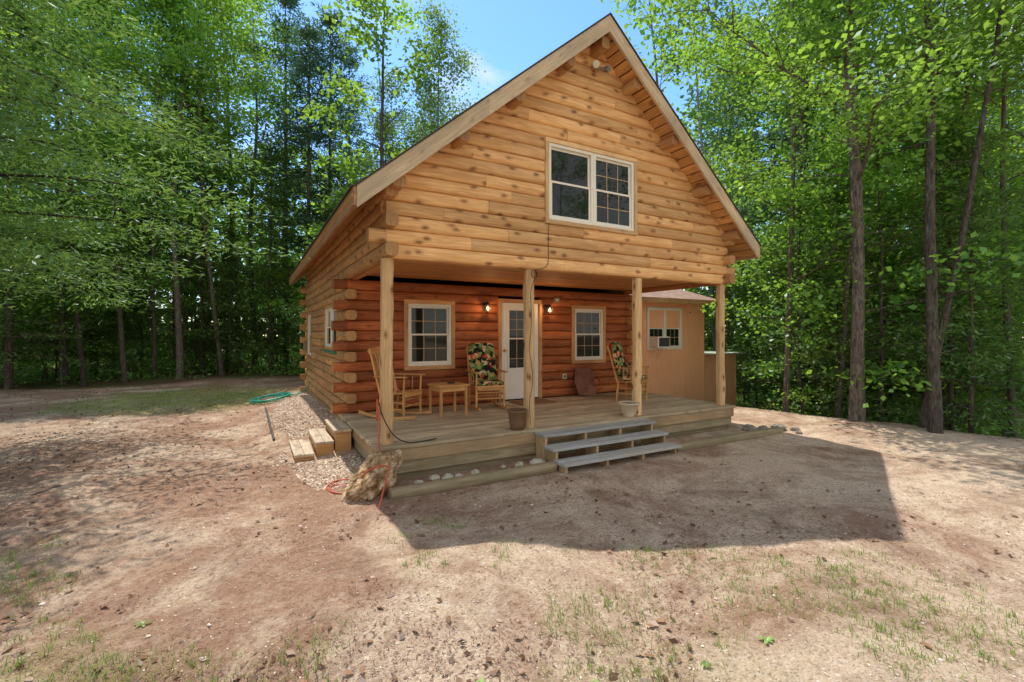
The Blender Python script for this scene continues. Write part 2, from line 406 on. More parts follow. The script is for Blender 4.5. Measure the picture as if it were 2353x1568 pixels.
# ------------------------------------------------------------ cabin
cabin=empty('log_cabin',(0,0,0),'two storey honey log cabin with steep gable over open porch','house')
W=6.2; CX=3.1; H=0.17; PD=2.5; D=8.6
APEX=5.87; SL=0.853; XE=3.5
def rz(x): return APEX-SL*abs(x-CX)
def logprof(h,B=0.056,back=0.07):
    p=[]; a0=math.radians(84)
    for i in range(13):
        a=-a0+2*a0*i/12
        p.append((((math.cos(a)-math.cos(a0)))**0.62*B, (h/2-0.001)*math.sin(a)/math.sin(a0)))
    return [(-back,-h/2+0.001)]+p+[(-back,h/2-0.001)]
def fullprof(h,w):
    p=[]
    for (cx,cy,a0) in ((w*0.5-0.045,h*0.5-0.05,0),(-w*0.5+0.045,h*0.5-0.05,90),(-w*0.5+0.045,-h*0.5+0.05,180),(w*0.5-0.045,-h*0.5+0.05,270)):
        for k in range(4):
            a=math.radians(a0+30*k); p.append((cx+0.045*math.cos(a),cy+0.05*math.sin(a)))
    return p
def course(mb,O,U,Nn,s0,s1,zc,h,openings,mi=0):
    prof=logprof(h)
    spans=[(s0,s1)]
    for (a,b,z0,z1) in openings:
        if z0<zc<z1:
            ns=[]
            for (p,q) in spans:
                if b<=p or a>=q: ns.append((p,q))
                else:
                    if a>p: ns.append((p,a))
                    if b<q: ns.append((b,q))
            spans=ns
    for (p,q) in spans:
        if q-p<0.01: continue
        t=p
        first=True
        while t<q-0.01:
            L=rnd.uniform(0.8,3.2)
            if first: L*=rnd.uniform(0.4,1); first=False
            e=t+L
            if q-e<0.5: e=q
            j=rnd.uniform(-0.007,0.007)
            a=O+U*(t+0.0015)+Z*zc+Nn*j; b=O+U*(e-0.0015)+Z*(zc+rnd.uniform(-0.002,0.002))+Nn*(j+rnd.uniform(-0.003,0.003))
            mb.prism(a,b,prof,Nn,Z,mi)
            t=e
fp=fullprof(H-0.012,0.165)
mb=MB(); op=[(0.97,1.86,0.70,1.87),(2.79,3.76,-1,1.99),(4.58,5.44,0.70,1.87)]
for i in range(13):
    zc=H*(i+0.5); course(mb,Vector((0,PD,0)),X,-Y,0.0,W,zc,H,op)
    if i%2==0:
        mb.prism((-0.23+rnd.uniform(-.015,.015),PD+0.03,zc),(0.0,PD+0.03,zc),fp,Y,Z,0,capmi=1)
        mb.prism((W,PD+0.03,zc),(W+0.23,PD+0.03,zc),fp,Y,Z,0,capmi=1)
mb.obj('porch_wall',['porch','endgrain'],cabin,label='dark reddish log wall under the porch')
def sidewall(x,Nn,openings,name,lab):
    mb=MB()
    for i in range(-3,13):
        zc=H*(i+0.5); course(mb,Vector((x,0,0)),Y,Nn,PD,D,zc,H,openings)
        xc=x-Nn.x*0.03
        if i%2==1:
            mb.prism((xc,PD-0.20+rnd.uniform(-.015,.015),zc),(xc,PD-0.0,zc),fp,X,Z,0,capmi=1)
            mb.prism((xc,D,zc),(xc,D+0.23,zc),fp,X,Z,0,capmi=1)
        elif i<0: mb.prism((x+Nn.x*0.23,PD+0.03,zc),(x,PD+0.03,zc),fp,Y,Z,0,capmi=1)
    h2=0.172
    for i in range(5):
        zc=2.21+h2*(i+0.5); course(mb,Vector((x,0,0)),Y,Nn,0.0,D,zc,h2,[])
        if i%2==0:
            xc=x-Nn.x*0.035
            mb.prism((xc,-0.18,zc),(xc,0.0,zc),fullprof(h2-.01,0.15),X,Z,0,capmi=1)
            mb.prism((xc,D,zc),(xc,D+0.22,zc),fullprof(h2-.01,0.15),X,Z,0,capmi=1)
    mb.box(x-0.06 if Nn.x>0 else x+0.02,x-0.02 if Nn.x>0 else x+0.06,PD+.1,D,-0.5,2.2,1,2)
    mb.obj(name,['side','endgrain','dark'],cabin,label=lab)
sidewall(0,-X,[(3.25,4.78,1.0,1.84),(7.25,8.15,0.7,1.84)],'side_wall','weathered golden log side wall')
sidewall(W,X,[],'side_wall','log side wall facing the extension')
def gable(y,Nn,openings,zb,name,lab):
    mb=MB(); h=0.172; i=0; z=zb; top=5.725
    while z+0.04<top:
        zc=z+h/2
        half=(top-z)/SL
        a=max(0.0,CX-half); b=min(W,CX+half)
        o=len(mb.v)
        course(mb,Vector((0,y,0)),X,Nn,a,b,zc,h,openings)
        for q in range(o,len(mb.v)):
            v=mb.v[q]; lim=max(0.0,(top-v[2])/SL)
            if abs(v[0]-CX)>lim: mb.v[q]=(CX+math.copysign(lim,v[0]-CX),v[1],v[2])
        if zc<2.75 and i%2==1:
            yc=y-Nn.y*0.035
            mb.prism((-0.20,yc,zc),(0,yc,zc),fullprof(h-.01,0.16),Y,Z,0,capmi=1); mb.prism((W,yc,zc),(W+0.22,yc,zc),fullprof(h-.01,0.16),Y,Z,0,capmi=1)
        z+=h;i+=1
    return mb
mb=gable(0,-Y,[(2.25,3.93,2.90,4.05)],2.21,'gable_wall','')
mb.prism((0.0,0.10,2.29),(W,0.10,2.29),fullprof(0.16,0.10),Y,Z,0)
mb.obj('gable_wall',['gable','endgrain'],cabin,label='honey coloured log gable wall')
mb=gable(D,Y,[],-0.5,'back_wall','')
mb.obj('back_wall',['side','endgrain'],cabin)
mb=MB()
y=0.16
while y<PD-0.02:
    mb.box(0.05,W-0.05,y,min(y+0.088,PD),2.29,2.33,0,0); y+=0.092
mb.box(0.0,W,0.16,D-0.1,2.335,2.36,0,1)
mb.box(0.07,0.16,0.12,PD-.02,2.2,2.285,1,0); mb.box(W-0.16,W-0.07,0.12,PD-.02,2.2,2.285,1,0)
mb.obj('porch_ceiling',['ceil','dark'],cabin,bevel=0.003)
mb=MB(); mb.box(0.02,W-0.02,PD+0.02,D-0.02,-1.2,-0.5,0,0); mb.box(0.05,W-0.05,0.15,PD,-0.9,-0.30,0,0)
mb.obj('foundation',['conc'],cabin)
mb=MB(); y=-0.13
while y<PD-0.08:
    w=0.138
    cuts=[-0.14+rnd.uniform(-.012,.012),rnd.choice([1.8,2.4,3.1,3.6,4.2]),6.33+rnd.uniform(-.012,.012)]
    for a,b in zip(cuts,cuts[1:]):
        mb.box(a+0.002,b-0.002,y,min(y+w,PD-0.075),-0.04,rnd.uniform(-0.001,0.001),0,0)
    y+=w+0.008
deck=mb.obj('porch_deck',['deck'],cabin,bevel=0.006,label='worn grey tan plank porch deck')
mb=MB()
mb.box(-0.10,6.29,-0.115,-0.075,-0.19,-0.043,0,0); mb.box(-0.07,6.26,-0.085,-0.05,-0.34,-0.192,0,1)
mb.box(-0.10,-0.06,-0.07,PD-.05,-0.19,-0.043,1,0); mb.box(-0.07,-0.03,-0.045,PD-.05,-0.34,-0.192,1,1)
mb.box(6.25,6.29,-0.07,PD-.05,-0.19,-0.043,1,0); mb.box(6.20,6.24,-0.045,PD-.05,-0.7,-0.192,1,1)
mb.box(0,6.2,-0.045,-0.01,-0.6,-0.345,0,1)
mb.obj('deck_skirt',['deckedge','green'],cabin,bevel=0.004)
for px in (0.03,2.02,4.06,6.12):
    mb=MB(); pts=[]
    for k in range(22):
        z=0.002+2.206*k/21; pts.append((px+0.018*fnoise(px,z,1.3,8),0.045+0.015*fnoise(px+5,z,1.3,9),z))
    w=0.067; prof=[(w,w*.55),(w*.55,w),(-w*.55,w),(-w,w*.55),(-w,-w*.55),(-w*.55,-w),(w*.55,-w),(w,-w*.55)]
    off=rnd.uniform(0,50);tn=rnd.random();vs=[];gs=[]
    for p in pts:
        for q,(a,b) in enumerate(prof):
            sc=1+0.16*fnoise(px+q*3,p[2],4,10); vs.append((p[0]+a*sc,p[1]+b*sc,p[2])); gs.append((p[2]+off,a-b+off,b))
    fs=[(i*8+k,i*8+(k+1)%8,(i+1)*8+(k+1)%8,(i+1)*8+k) for i in range(21) for k in range(8)]
    mb.add(vs,fs,gs,tn,0,False); mb.obj('porch_post',['post'],cabin,label='rough knotty square porch post')
YF=-0.37; YB=9.0; T=0.16
def roofside(sgn):
    mb=MB(); xe=CX+sgn*XE
    A=(CX,APEX); B=(xe,APEX-SL*XE)
    L=math.hypot(XE,SL*XE)
    def q(pts,gs,mi):
        mb.add(pts,[(0,1,2,3)],gs,0.5,mi)
    t=[(A[0],YF,A[1]),(A[0],YB,A[1]),(B[0],YB,B[1]),(B[0],YF,B[1])]
    q(t if sgn>0 else t[::-1], [(YF,0,0),(YB,0,0),(YB,L,0),(YF,L,0)] if sgn>0 else [(YF,L,0),(YB,L,0),(YB,0,0),(YF,0,0)],0)
    n=28
    for k in range(n):
        u0=k/n+0.002;u1=(k+1)/n-0.002
        xa=CX+sgn*XE*u0; xb=CX+sgn*XE*u1
        za=APEX-SL*XE*u0-T; zb=APEX-SL*XE*u1-T
        d=Vector((xb-xa,0,zb-za)); l=d.length; d.normalize(); nn=d.cross(Y)
        if nn.z<0: nn=-nn
        mb.obox((xa,0,za),Y,d,nn,YF+0.005,YB-0.005,0,l,0,0.10,0,1)
    return mb.obj('roof',['shingle','soffit'],cabin,label='steep shingled roof slope with board soffit')
R1=roofside(-1); R2=roofside(1)
for sgn,R in ((-1,R1),(1,R2)):
    d=Vector((sgn*XE,0,-SL*XE)); L=d.length; d.normalize()
    for yy,nm in ((YF,-1),(YB,1)):
        mb=MB()
        cuts=[0,L*0.55,L+0.0]
        for a,b in zip(cuts,cuts[1:]):
            p=Vector((CX,yy,APEX+0.012))+d*a; q=Vector((CX,yy,APEX+0.012))+d*b
            prof=[(0,-0.235),(0.038*nm,-0.235),(0.038*nm,0),(0,0)]
            mb.prism(p,q,prof,Y,Z,0,smooth=False)
        mb.prism(Vector((CX,yy,APEX+0.02))+d*0,Vector((CX,yy,APEX+0.02))+d*(L+0.02),[(-0.05*nm,-0.0),(0.055*nm,-0.0),(0.055*nm,0.018),(-0.05*nm,0.018)],Y,Z,1,smooth=False)
        mb.obj('rake_board',['rake','edge'],R,label='weathered grey brown rake board')
    mb=MB(); xe=CX+sgn*(XE+0.0); ze=APEX-SL*XE
    mb.box(min(xe,xe+sgn*0.035),max(xe,xe+sgn*0.035),YF-0.03,YB,ze-0.20,ze-0.002,1,0)
    mb.box(min(xe,xe+sgn*0.06),max(xe,xe+sgn*0.06),YF-0.04,YB,ze+0.000,ze+0.014,1,1)
    mb.obj('eave_board',['fascia','edge'],R,bevel=0.003)
    for k,dx in enumerate((0.62,1.43,2.22,3.02)):
        mb=MB(); x=CX+sgn*dx; z=rz(x)-T-0.08
        mb.prism((x,YF+0.05,z),(x,0.02,z),fullprof(0.15,0.15),X,Z,0,capmi=1,tone=0.3)
        mb.obj('roof_purlin',['side','endgrain'],R)
mb=MB(); mb.prism((CX,YF+0.05,5.53),(CX,0.02,5.53),fullprof(0.17,0.14),X,Z,0,capmi=1,tone=0.2)
mb.obj('roof_purlin',['side','endgrain'],R1)
mb=MB(); mb.lathe([(0.06,-0.1),(0.06,0.12),(0.10,0.12),(0.10,0.16),(0.0,0.19)],12,0,(CX-0.1,2.0,APEX)); mb.obj('roof_vent',['blackm'],R1)

def window(parent,O,U,Nn,w,h,units=1,grid=(True,),casing='casing',cw=0.07,sill=None,frame=0.045,npro=0.0):
    O=Vector(O)
    mb=MB(); c1=0.066+npro
    mb.obox(O,U,Nn,Z,-cw,w+cw,0.0-0.05,c1,h,h+cw,0,0); mb.obox(O,U,Nn,Z,-cw,w+cw,-0.05,c1,-cw,0,0,0)
    mb.obox(O,U,Nn,Z,-cw,0,-0.05,c1-0.003,0.001,h-0.001,2,0); mb.obox(O,U,Nn,Z,w,w+cw,-0.05,c1-0.003,0.001,h-0.001,2,0)
    if sill:
        mb.obox(O,U,Nn,Z,-cw-0.02,w+cw+0.02,0.02,c1+0.03,-cw-0.05,-cw-0.002,0,1)
    win=mb.obj('window',[casing]+([sill] if sill else []),parent,bevel=0.004)
    fr=MB(); gl=MB(); gr=MB(); uw=w/units
    for k in range(units):
        a=k*uw+0.001; b=(k+1)*uw-0.001
        n0,n1=-0.03,0.050+npro*0.6
        fr.obox(O,U,Nn,Z,a,b,n0,n1,h-frame,h-.001,0,0); fr.obox(O,U,Nn,Z,a,b,n0,n1+0.006,0.001,frame,0,0)
        fr.obox(O,U,Nn,Z,a,a+frame,n0,n1-0.002,frame,h-frame,0,0); fr.obox(O,U,Nn,Z,b-frame,b,n0,n1-0.002,frame,h-frame,0,0)
        ia,ib,iz0,iz1=a+frame,b-frame,frame,h-frame; mid=(iz0+iz1)/2; r=0.03
        for (z0,z1,nn) in ((mid-0.015,iz1,0.008),(iz0,mid+0.02,0.032)):
            nn+=npro*0.6
            fr.obox(O,U,Nn,Z,ia,ib,nn-0.023,nn,z0,z0+r,0,0); fr.obox(O,U,Nn,Z,ia,ib,nn-0.023,nn,z1-r,z1,0,0)
            fr.obox(O,U,Nn,Z,ia,ia+r,nn-0.023,nn-0.002,z0+r,z1-r,0,0); fr.obox(O,U,Nn,Z,ib-r,ib,nn-0.023,nn-0.002,z0+r,z1-r,0,0)
            gl.obox(O,U,Nn,Z,ia+r*.5,ib-r*.5,nn-0.018,nn-0.012,z0+r*.5,z1-r*.5,0,0)
            if grid[k%len(grid)]:
                for q in (1,2):
                    u=ia+r+(ib-ia-2*r)*q/3; gr.obox(O,U,Nn,Z,u-0.006,u+0.006,nn-0.0115,nn-0.007,z0+r,z1-r,0,0)
                zz=(z0+z1)/2; gr.obox(O,U,Nn,Z,ia+r,ib-r,nn-0.0115,nn-0.0085,zz-0.006,zz+0.006,0,0)
    fr.obj('window_frame',['white'],win,bevel=0.003); gl.obj('window_glass',['glass'],win)
    if gr.v: gr.obj('window_grille',['muntin'],win)
    return win
window(cabin,(1.01,PD,0.74),X,-Y,0.81,1.10)
window(cabin,(4.62,PD,0.74),X,-Y,0.78,1.10)
w=window(cabin,(2.28,0,2.93),X,-Y,1.62,1.09,2,(False,True),casing='post',cw=0.06,npro=0.01)
window(cabin,(0,3.30,1.05),Y,-X,1.44,0.76,2,(False,),casing='side',cw=0.06,sill='gsill',frame=0.03,npro=-0.008)
window(cabin,(0,7.30,0.75),Y,-X,0.80,1.05,1,(False,),casing='side',cw=0.06,frame=0.03,npro=-0.008)
mb=MB(); mb.box(-0.13,-0.05,8.25,8.42,0.85,1.10); mb.obj('utility_box',['greym'],cabin,bevel=0.01)
mb=MB(); mb.box(4.07,4.22,PD-0.085,PD-0.045,1.96,2.05,0,0); mb.box(4.12,4.17,PD-0.09,PD-0.0855,1.98,2.03,0,1); mb.obj('vent_box',['greym','plastic'],cabin,bevel=0.006)
mb=MB(); mb.box(4.30,4.40,PD-0.072,PD-0.04,0.36,0.47,0,0); mb.box(4.325,4.345,PD-0.075,PD-0.0721,0.39,0.44,0,1); mb.box(4.355,4.375,PD-0.075,PD-0.0721,0.39,0.44,0,1)
mb.obj('wall_outlet',['plastic','blackm'],cabin,bevel=0.004)

# door
mb=MB(); O=Vector((2.86,PD,0.0)); dw=0.86; dh=1.92
mb.obox(O,X,-Y,Z,-0.07,0,-0.05,0.068,0.0,dh+0.0,2,0); mb.obox(O,X,-Y,Z,dw,dw+0.07,-0.05,0.068,0.0,dh,2,0); mb.obox(O,X,-Y,Z,-0.07,dw+0.07,-0.05,0.070,dh+.001,dh+0.07,0,0)
door=mb.obj('door',['casing'],cabin,bevel=0.004,label='white entry door with glazed upper half')
mb=MB()
a=0.005;b=dw-0.005;g0,g1=0.16,dw-0.10;z0,z1=0.62,1.78
mb.obox(O,X,-Y,Z,a,b,-0.02,0.04,0.02,z0,0,0,0.5); mb.obox(O,X,-Y,Z,a,b,-0.02,0.04,z1,dh-0.004,0,0,0.5)
mb.obox(O,X,-Y,Z,a,g0,-0.02,0.04,z0,z1,0,0,0.5); mb.obox(O,X,-Y,Z,g1,b,-0.02,0.04,z0,z1,0,0,0.5)
for (p,q,r,s_) in ((g0-.02,g0+.015,z0,z1),(g1-.015,g1+.02,z0,z1)): mb.obox(O,X,-Y,Z,p,q,0.04,0.052,r,s_,0,0,.5)
mb.obox(O,X,-Y,Z,g0-.02,g1+.02,0.04,0.053,z0-.02,z0+.015,0,0,.5); mb.obox(O,X,-Y,Z,g0-.02,g1+.02,0.04,0.053,z1-.015,z1+.02,0,0,.5)
mb.obox(O,X,-Y,Z,g0,g1,0.0,0.038,1.20,1.225,0,0,.5)
mb.obj('door_leaf',['doorw'],door,bevel=0.004)
mb=MB(); mb.obox(O,X,-Y,Z,g0,g1,0.005,0.012,z0,z1,0,0); mb.obj('door_glass',['glass'],door)
mb=MB()
for q in (1,2):
    u=g0+(g1-g0)*q/3; mb.obox(O,X,-Y,Z,u-.007,u+.007,0.0125,0.018,z0+.015,z1-.015)
for q in (1,3,4,5):
    zz=z0+(z1-z0)*q/6; mb.obox(O,X,-Y,Z,g0+.015,g1-.015,0.0125,0.020,zz-.006,zz+.006)
mb.obj('door_grille',['muntin'],door)
mb=MB(); mb.tube([(O.x+0.07,PD-0.04,0.98),(O.x+0.07,PD-0.10,0.98)],[0.028,0.022],12); mb.tube([(O.x+0.07,PD-0.09,0.98),(O.x+0.07,PD-0.125,0.98)],[0.03,0.026],12); mb.obj('door_handle',['brass'],door)

st=empty('porch_steps',(3.03,-0.5,-0.42),'grey painted three tread porch steps','steps')
def local(mb,o): 
    mb.v=[tuple(Vector(p)-Vector(o)) for p in mb.v]; return mb
for (y0,y1,z,xa,xb) in ((-0.36,-0.125,-0.035,2.0,4.06),(-0.61,-0.36,-0.165,1.98,4.06),(-0.86,-0.61,-0.30,1.98,4.06)):
    mb=MB(); mb.box(xa,xb,y0,(y0+y1)/2-0.003,z-0.04,z,0,0); mb.box(xa,xb,(y0+y1)/2+0.003,y1-.002,z-0.04,z,0,0)
    local(mb,st.location).obj('tread',['grey'],st,bevel=0.004)
for x in (2.05,2.72,3.36,4.0):
    mb=MB(); mb.box(x-.02,x+.02,-0.34,-0.12,-0.45,-0.077,2,0); mb.box(x-.02,x+.02,-0.59,-0.345,-0.45,-0.207,2,0); mb.box(x-.02,x+.02,-0.80,-0.595,-0.48,-0.342,2,0)
    local(mb,st.location).obj('stringer',['deckedge'],st)
ss=empty('side_steps',(-0.45,1.9,-0.42),'low weathered box steps beside the porch','steps')
for (xa,xb,z,yo) in ((-0.36,-0.12,-0.06,0.06),(-0.61,-0.37,-0.19,0.0),(-0.88,-0.63,-0.32,-0.06)):
    mb=MB()
    mb.box(xa,(xa+xb)/2-.002,1.38+yo,2.38+yo,z-0.035,z,1,0); mb.box((xa+xb)/2+.002,xb,1.38+yo,2.38+yo,z-0.035,z,1,0)
    mb.box(xa+.015,xb-.002,1.40+yo,1.44+yo,-0.47,z-0.036,0,1); mb.box(xa+.015,xb-.002,2.32+yo,2.36+yo,-0.47,z-0.036,0,1)
    mb.box(xa+.017,xa+.045,1.442+yo,2.318+yo,-0.47,z-0.036,1,1)
    local(mb,ss.location).obj('step',['stepw','side'],ss,bevel=0.004)
def timber(a,b,lab):
    a=Vector(a);b=Vector(b);mb=MB(); d=(b-a).normalized(); side=d.cross(Z)
    mb.prism(a,b,fullprof(0.13,0.14),side,Z,0)
    mb.obj('landscape_timber',['green'],None,origin=tuple(a),label=lab,cat='timber',group='timbers edging the planting bed')
timber((-0.12,-0.66,-0.375),(1.97,-0.64,-0.375),'mossy landscape timber edging bed beside the boulder')
timber((4.08,-0.70,-0.385),(6.75,-0.68,-0.40),'weathered landscape timber edging bed near grey rocks')

# extension
ext=empty('cabin_extension',(8.1,3.5,-0.6),'tan plywood single storey extension with low shingled roof','building')
EO=Vector(ext.location)
mb=MB(); mb.box(W+0.1,10.05,3.5,7.5,-1.3,2.22); 
local(mb,EO).obj('extension_wall',['ply'],ext)
mb=MB()
for x in (6.9,9.30,10.03): 
    mb.box(x-.02,x+.02,3.488,3.498,-0.6,2.2,2,0)
mb.box(W+.1,10.07,3.485,3.497,2.12,2.22,0,0)
local(mb,EO).obj('siding_trim',['ply'],ext)
mb=MB()
for sgn in (-1,1):
    y0=5.5; y1=5.5+sgn*2.35; za=2.95; zb=2.24
    pts=[(W+.1,y0,za),(10.45,y0,za),(10.45,y1,zb),(W+.1,y1,zb)]
    if sgn>0: pts=pts[::-1]
    L=math.hypot(2.35,.54); g=[(W,0,0),(10.4,0,0),(10.4,L,0),(W,L,0)]
    if sgn>0: g=g[::-1]
    mb.add(pts,[(3,2,1,0)],g,0.5,0)
    mb.add([(p[0],p[1],p[2]-0.1) for p in pts],[(0,1,2,3)],g,0.5,1)
    mb.box(W+.1,10.45,min(y1,y1+sgn*0.03),max(y1,y1+sgn*0.03),zb-0.13,zb+0.005,0,1)
mb.add([(10.45,3.15,2.14),(10.45,7.85,2.14),(10.45,5.5,2.95)],[(0,1,2)],[(0,0,0)]*3,0.5,1)
local(mb,EO).obj('extension_roof',['shingle','fascia'],ext)
ew=window(ext,Vector((7.80,3.5,0.90))-EO,X,-Y,1.26,1.08,2,(True,),casing='white',cw=0.03,npro=-0.02)
bk=MB(); bk.box(10.06,11.8,3.7,5.6,-1.8,0.68); 
for x in (10.12,10.95,11.75): bk.box(x-.03,x+.03,3.688,3.699,-1.7,0.60,2,0)
bo=Vector((11.0,3.7,-0.8)); be=empty('storage_box',bo,'tan plywood storage bin with pale green lid','shed')
local(bk,bo).obj('bin_body',['ply'],be)
mb=MB(); mb.box(10.06,12.05,3.52,5.7,0.685,0.72,0,0); local(mb,bo).obj('bin_lid',['gtop'],be,bevel=0.004)
ac=empty('window_air_conditioner',(8.05,3.35,0.93),'white window air conditioner resting in extension window','air conditioner')
mb=MB(); mb.box(-0.22,0.22,-0.20,0.13,0.0,0.30); mb.obj('ac_body',['white'],ac,bevel=0.012)
mb=MB(); 
mb.box(-0.18,0.19,-0.206,-0.2005,0.04,0.27)
for k in range(8): mb.box(-0.18,0.19,-0.212,-0.2065,0.05+k*0.027,0.058+k*0.027)
mb.obj('ac_grille',['grille'],ac)
for x in (-0.16,0.14):
    mb=MB(); mb.tube([(x,-0.16,0.0),(x,0.10,-0.28)],0.012,8); mb.obj('bracket',['white'],ac)

fl=empty('flood_light',(CX,-0.09,5.30),'twin head outdoor flood light under the gable peak','lamp')
mb=MB(); mb.lathe([(0.0,0.03),(0.05,0.03),(0.05,-0.02),(0.0,-0.02)],14); mb.obj('lamp_base',['plastic'],fl)
for s in (-1,1):
    mb=MB(); mb.tube([(s*0.03,-0.02,-0.02),(s*0.08,-0.06,-0.05),(s*0.10,-0.11,-0.07),(s*0.12,-0.16,-0.08)],[0.02,0.027,0.045,0.052],14); mb.obj('lamp_head',['grock' if s>0 else 'plastic'],fl)
for x in (2.50,3.90):
    ln=empty('wall_lantern',(x,PD-0.05,1.84),'lit black coach lantern mounted beside the white door','lamp','lanterns flanking the door')
    mb=MB(); mb.box(-0.045,0.045,-0.01,0.02,-0.10,0.06); mb.tube([(0,0,0.0),(0,-0.05,0.05),(0,-0.10,0.06),(0,-0.12,0.03)],0.009,8)
    mb.lathe([(0.0,0.06),(0.03,0.045),(0.065,0.0),(0.055,0.0)],8,0,(0,-0.12,0)); mb.lathe([(0.0,-0.15),(0.025,-0.14),(0.042,-0.12),(0.0,-0.118)],8,0,(0,-0.12,0))
    for k in range(4):
        a=math.pi/4+k*math.pi/2
        mb.tube([(0.055*math.cos(a),-0.12+0.055*math.sin(a),0),(0.04*math.cos(a),-0.12+0.04*math.sin(a),-0.12)],0.005,6)
    mb.obj('lantern_frame',['blackm'],ln)
    mb=MB(); mb.lathe([(0.0,-0.095),(0.018,-0.085),(0.024,-0.055),(0.014,-0.02),(0.0,-0.01)],10,0,(0,-0.12,0)); mb.obj('bulb',['bulb'],ln)
    ld=bpy.data.lights.new('lantern_light','POINT'); ld.energy=4; ld.color=(1,0.6,0.28); ld.shadow_soft_size=0.03
    lo=bpy.data.objects.new('lantern_light',ld); COL.objects.link(lo); lo.location=(0,-0.19,-0.06); lo.parent=ln

# ------------------------------------------------------------ furniture
import bmesh
def cushion(parent,name,c,s,rotx):
    me=bpy.data.meshes.new(name)
    bm=bmesh.new(); bmesh.ops.create_cube(bm,size=1.0)
    bmesh.ops.subdivide_edges(bm,edges=bm.edges[:],cuts=3,use_grid_fill=True)
    for v in bm.verts:
        x,y,z=v.co
        k=1-0.35*(max(abs(x)*2,abs(y)*2)**4)
        v.co=Vector((x*s[0],y*s[1],z*s[2]*k+0.008*noise.noise(v.co*5)))
    for f in bm.faces: f.smooth=True
    bm.to_mesh(me); bm.free(); me.materials.append(M['floral'])
    ob=bpy.data.objects.new(name,me); COL.objects.link(ob); ob.parent=parent; ob.location=c; ob.rotation_euler=(rotx,0,0)
    md=ob.modifiers.new('s','SUBSURF'); md.levels=1; md.render_levels=1
def chair(loc,rot,lab,rock=True,cush=False):
    c=empty('rocking_chair' if rock else 'armchair',loc,lab,'chair','wooden porch chairs',rot)
    mb=MB()
    for k in range(6): mb.box(-0.25,0.25,-0.24+k*0.078,-0.24+k*0.078+0.07,0.40-0.008*k,0.422-0.008*k,0,0)
    mb.box(-0.24,0.24,-0.235,-0.21,0.34,0.399,0,0)
    mb.obj('seat',['chair'],c,bevel=0.004)
    mb=MB()
    def bk(x,t): return (x,0.22+0.20*t,0.36+0.72*t)
    for s in (-1,1): mb.tube([bk(s*0.235,t/4) for t in range(5)],[0.021,0.020,0.020,0.019,0.016],8)
    for k in range(7):
        x=-0.165+0.055*k; mb.tube([bk(x,0.10),bk(x*1.03,0.5),bk(x*1.06,0.9)],[0.012,0.014,0.011],6)
    n=8
    for k in range(n):
        x0=-0.26+0.52*k/n;x1=-0.26+0.52*(k+1)/n
        h0=0.05+0.06*math.cos(x0/0.26*1.45);h1=0.05+0.06*math.cos(x1/0.26*1.45)
        y,z=0.22+0.20*0.9,0.36+0.72*0.88
        vs=[(x0,y-.014,z),(x1,y-.014,z),(x1,y+.02,z+h1),(x0,y+.02,z+h0),(x0,y+.012,z),(x1,y+.012,z),(x1,y+.044,z+h1),(x0,y+.044,z+h0)]
        mb.add(vs,[(0,1,2,3),(7,6,5,4),(3,2,6,7),(1,0,4,5),(0,3,7,4),(2,1,5,6)],vs,0.6,0)
    mb.prism((-0.235,0.25,0.44),(0.235,0.25,0.44),[(-.01,-.02),(.01,-.02),(.01,.02),(-.01,.02)],Y,Z,0,smooth=False)
    mb.obj('backrest',['chair'],c)
    for s in (-1,1):
        x=s*0.25
        if rock:
            mb=MB(); pts=[]
            for k in range(11):
                yy=-0.40+1.0*k/10; pts.append((x,yy,0.022+0.20*(yy-0.02)**2))
            for p,q in zip(pts,pts[1:]):
                mb.prism(p,q,[(-.014,-.018),(.014,-.018),(.014,.024),(-.014,.024)],X,Z,0,smooth=False,tone=.5)
            mb.obj('rocker',['chair'],c)
        zb=0.05 if rock else 0.0
        mb=MB(); mb.tube([(x,-0.20,zb),(x,-0.20,0.25),(x,-0.20,0.42),(x,-0.21,0.64)],[0.017,0.024,0.019,0.016],8); mb.obj('leg',['chair'],c)
        mb=MB(); mb.tube([(x,0.24,zb),(x,0.21,0.25),(x,0.20,0.40)],[0.017,0.024,0.019],8); mb.obj('leg',['chair'],c)
        mb=MB()
        xa=x+s*0.02
        mb.obox((xa,0,0),X,Y,Z,-0.035,0.035,-0.27,0.30,0.64,0.662,1,0); mb.tube([(x,0.10,0.40),(x+s*0.01,0.10,0.64)],0.010,6); mb.tube([(x,-0.05,0.40),(x+s*0.01,-0.05,0.64)],0.010,6)
        mb.obj('armrest',['chair'],c,bevel=0.006)
        for pa,pb in (((x,-0.20,0.16),(x,0.23,0.16)),((x,-0.20,0.26),(x,0.22,0.26))):
            mb=MB(); mb.tube([pa,pb],0.011,6); mb.obj('stretcher',['chair'],c)
    for pa,pb in (((-0.25,-0.20,0.2),(0.25,-0.20,0.2)),((-0.25,-0.20,0.30),(0.25,-0.20,0.30)),((-0.25,0.22,0.2),(0.25,0.22,0.2))):
        mb=MB(); mb.tube([pa,pb],0.012,6); mb.obj('stretcher',['chair'],c)
    if cush:
        cushion(c,'seat_cushion',(0,-0.01,0.455),(0.50,0.48,0.10),0)
        cushion(c,'back_cushion',(0,0.262,0.80),(0.50,0.70,0.11),math.radians(74.5))
    return c
chair((0.68,1.72,0.0),math.radians(42),'honey wood slatted rocking chair without cushion')
chair((2.22,1.80,0.0),math.radians(-8),'wood rocking chair with dark floral cushions beside door',True,True)
chair((5.12,1.25,0.0),math.radians(28),'wood armchair with dark floral cushions behind porch post',False,True)
tb=empty('side_table',(1.42,1.60,0),'small square honey wood side table','table',None,math.radians(6))
mb=MB()
for k in range(4): mb.box(-0.27,0.27,-0.24+k*0.12,-0.24+k*0.12+0.119,0.47,0.495,0,0)
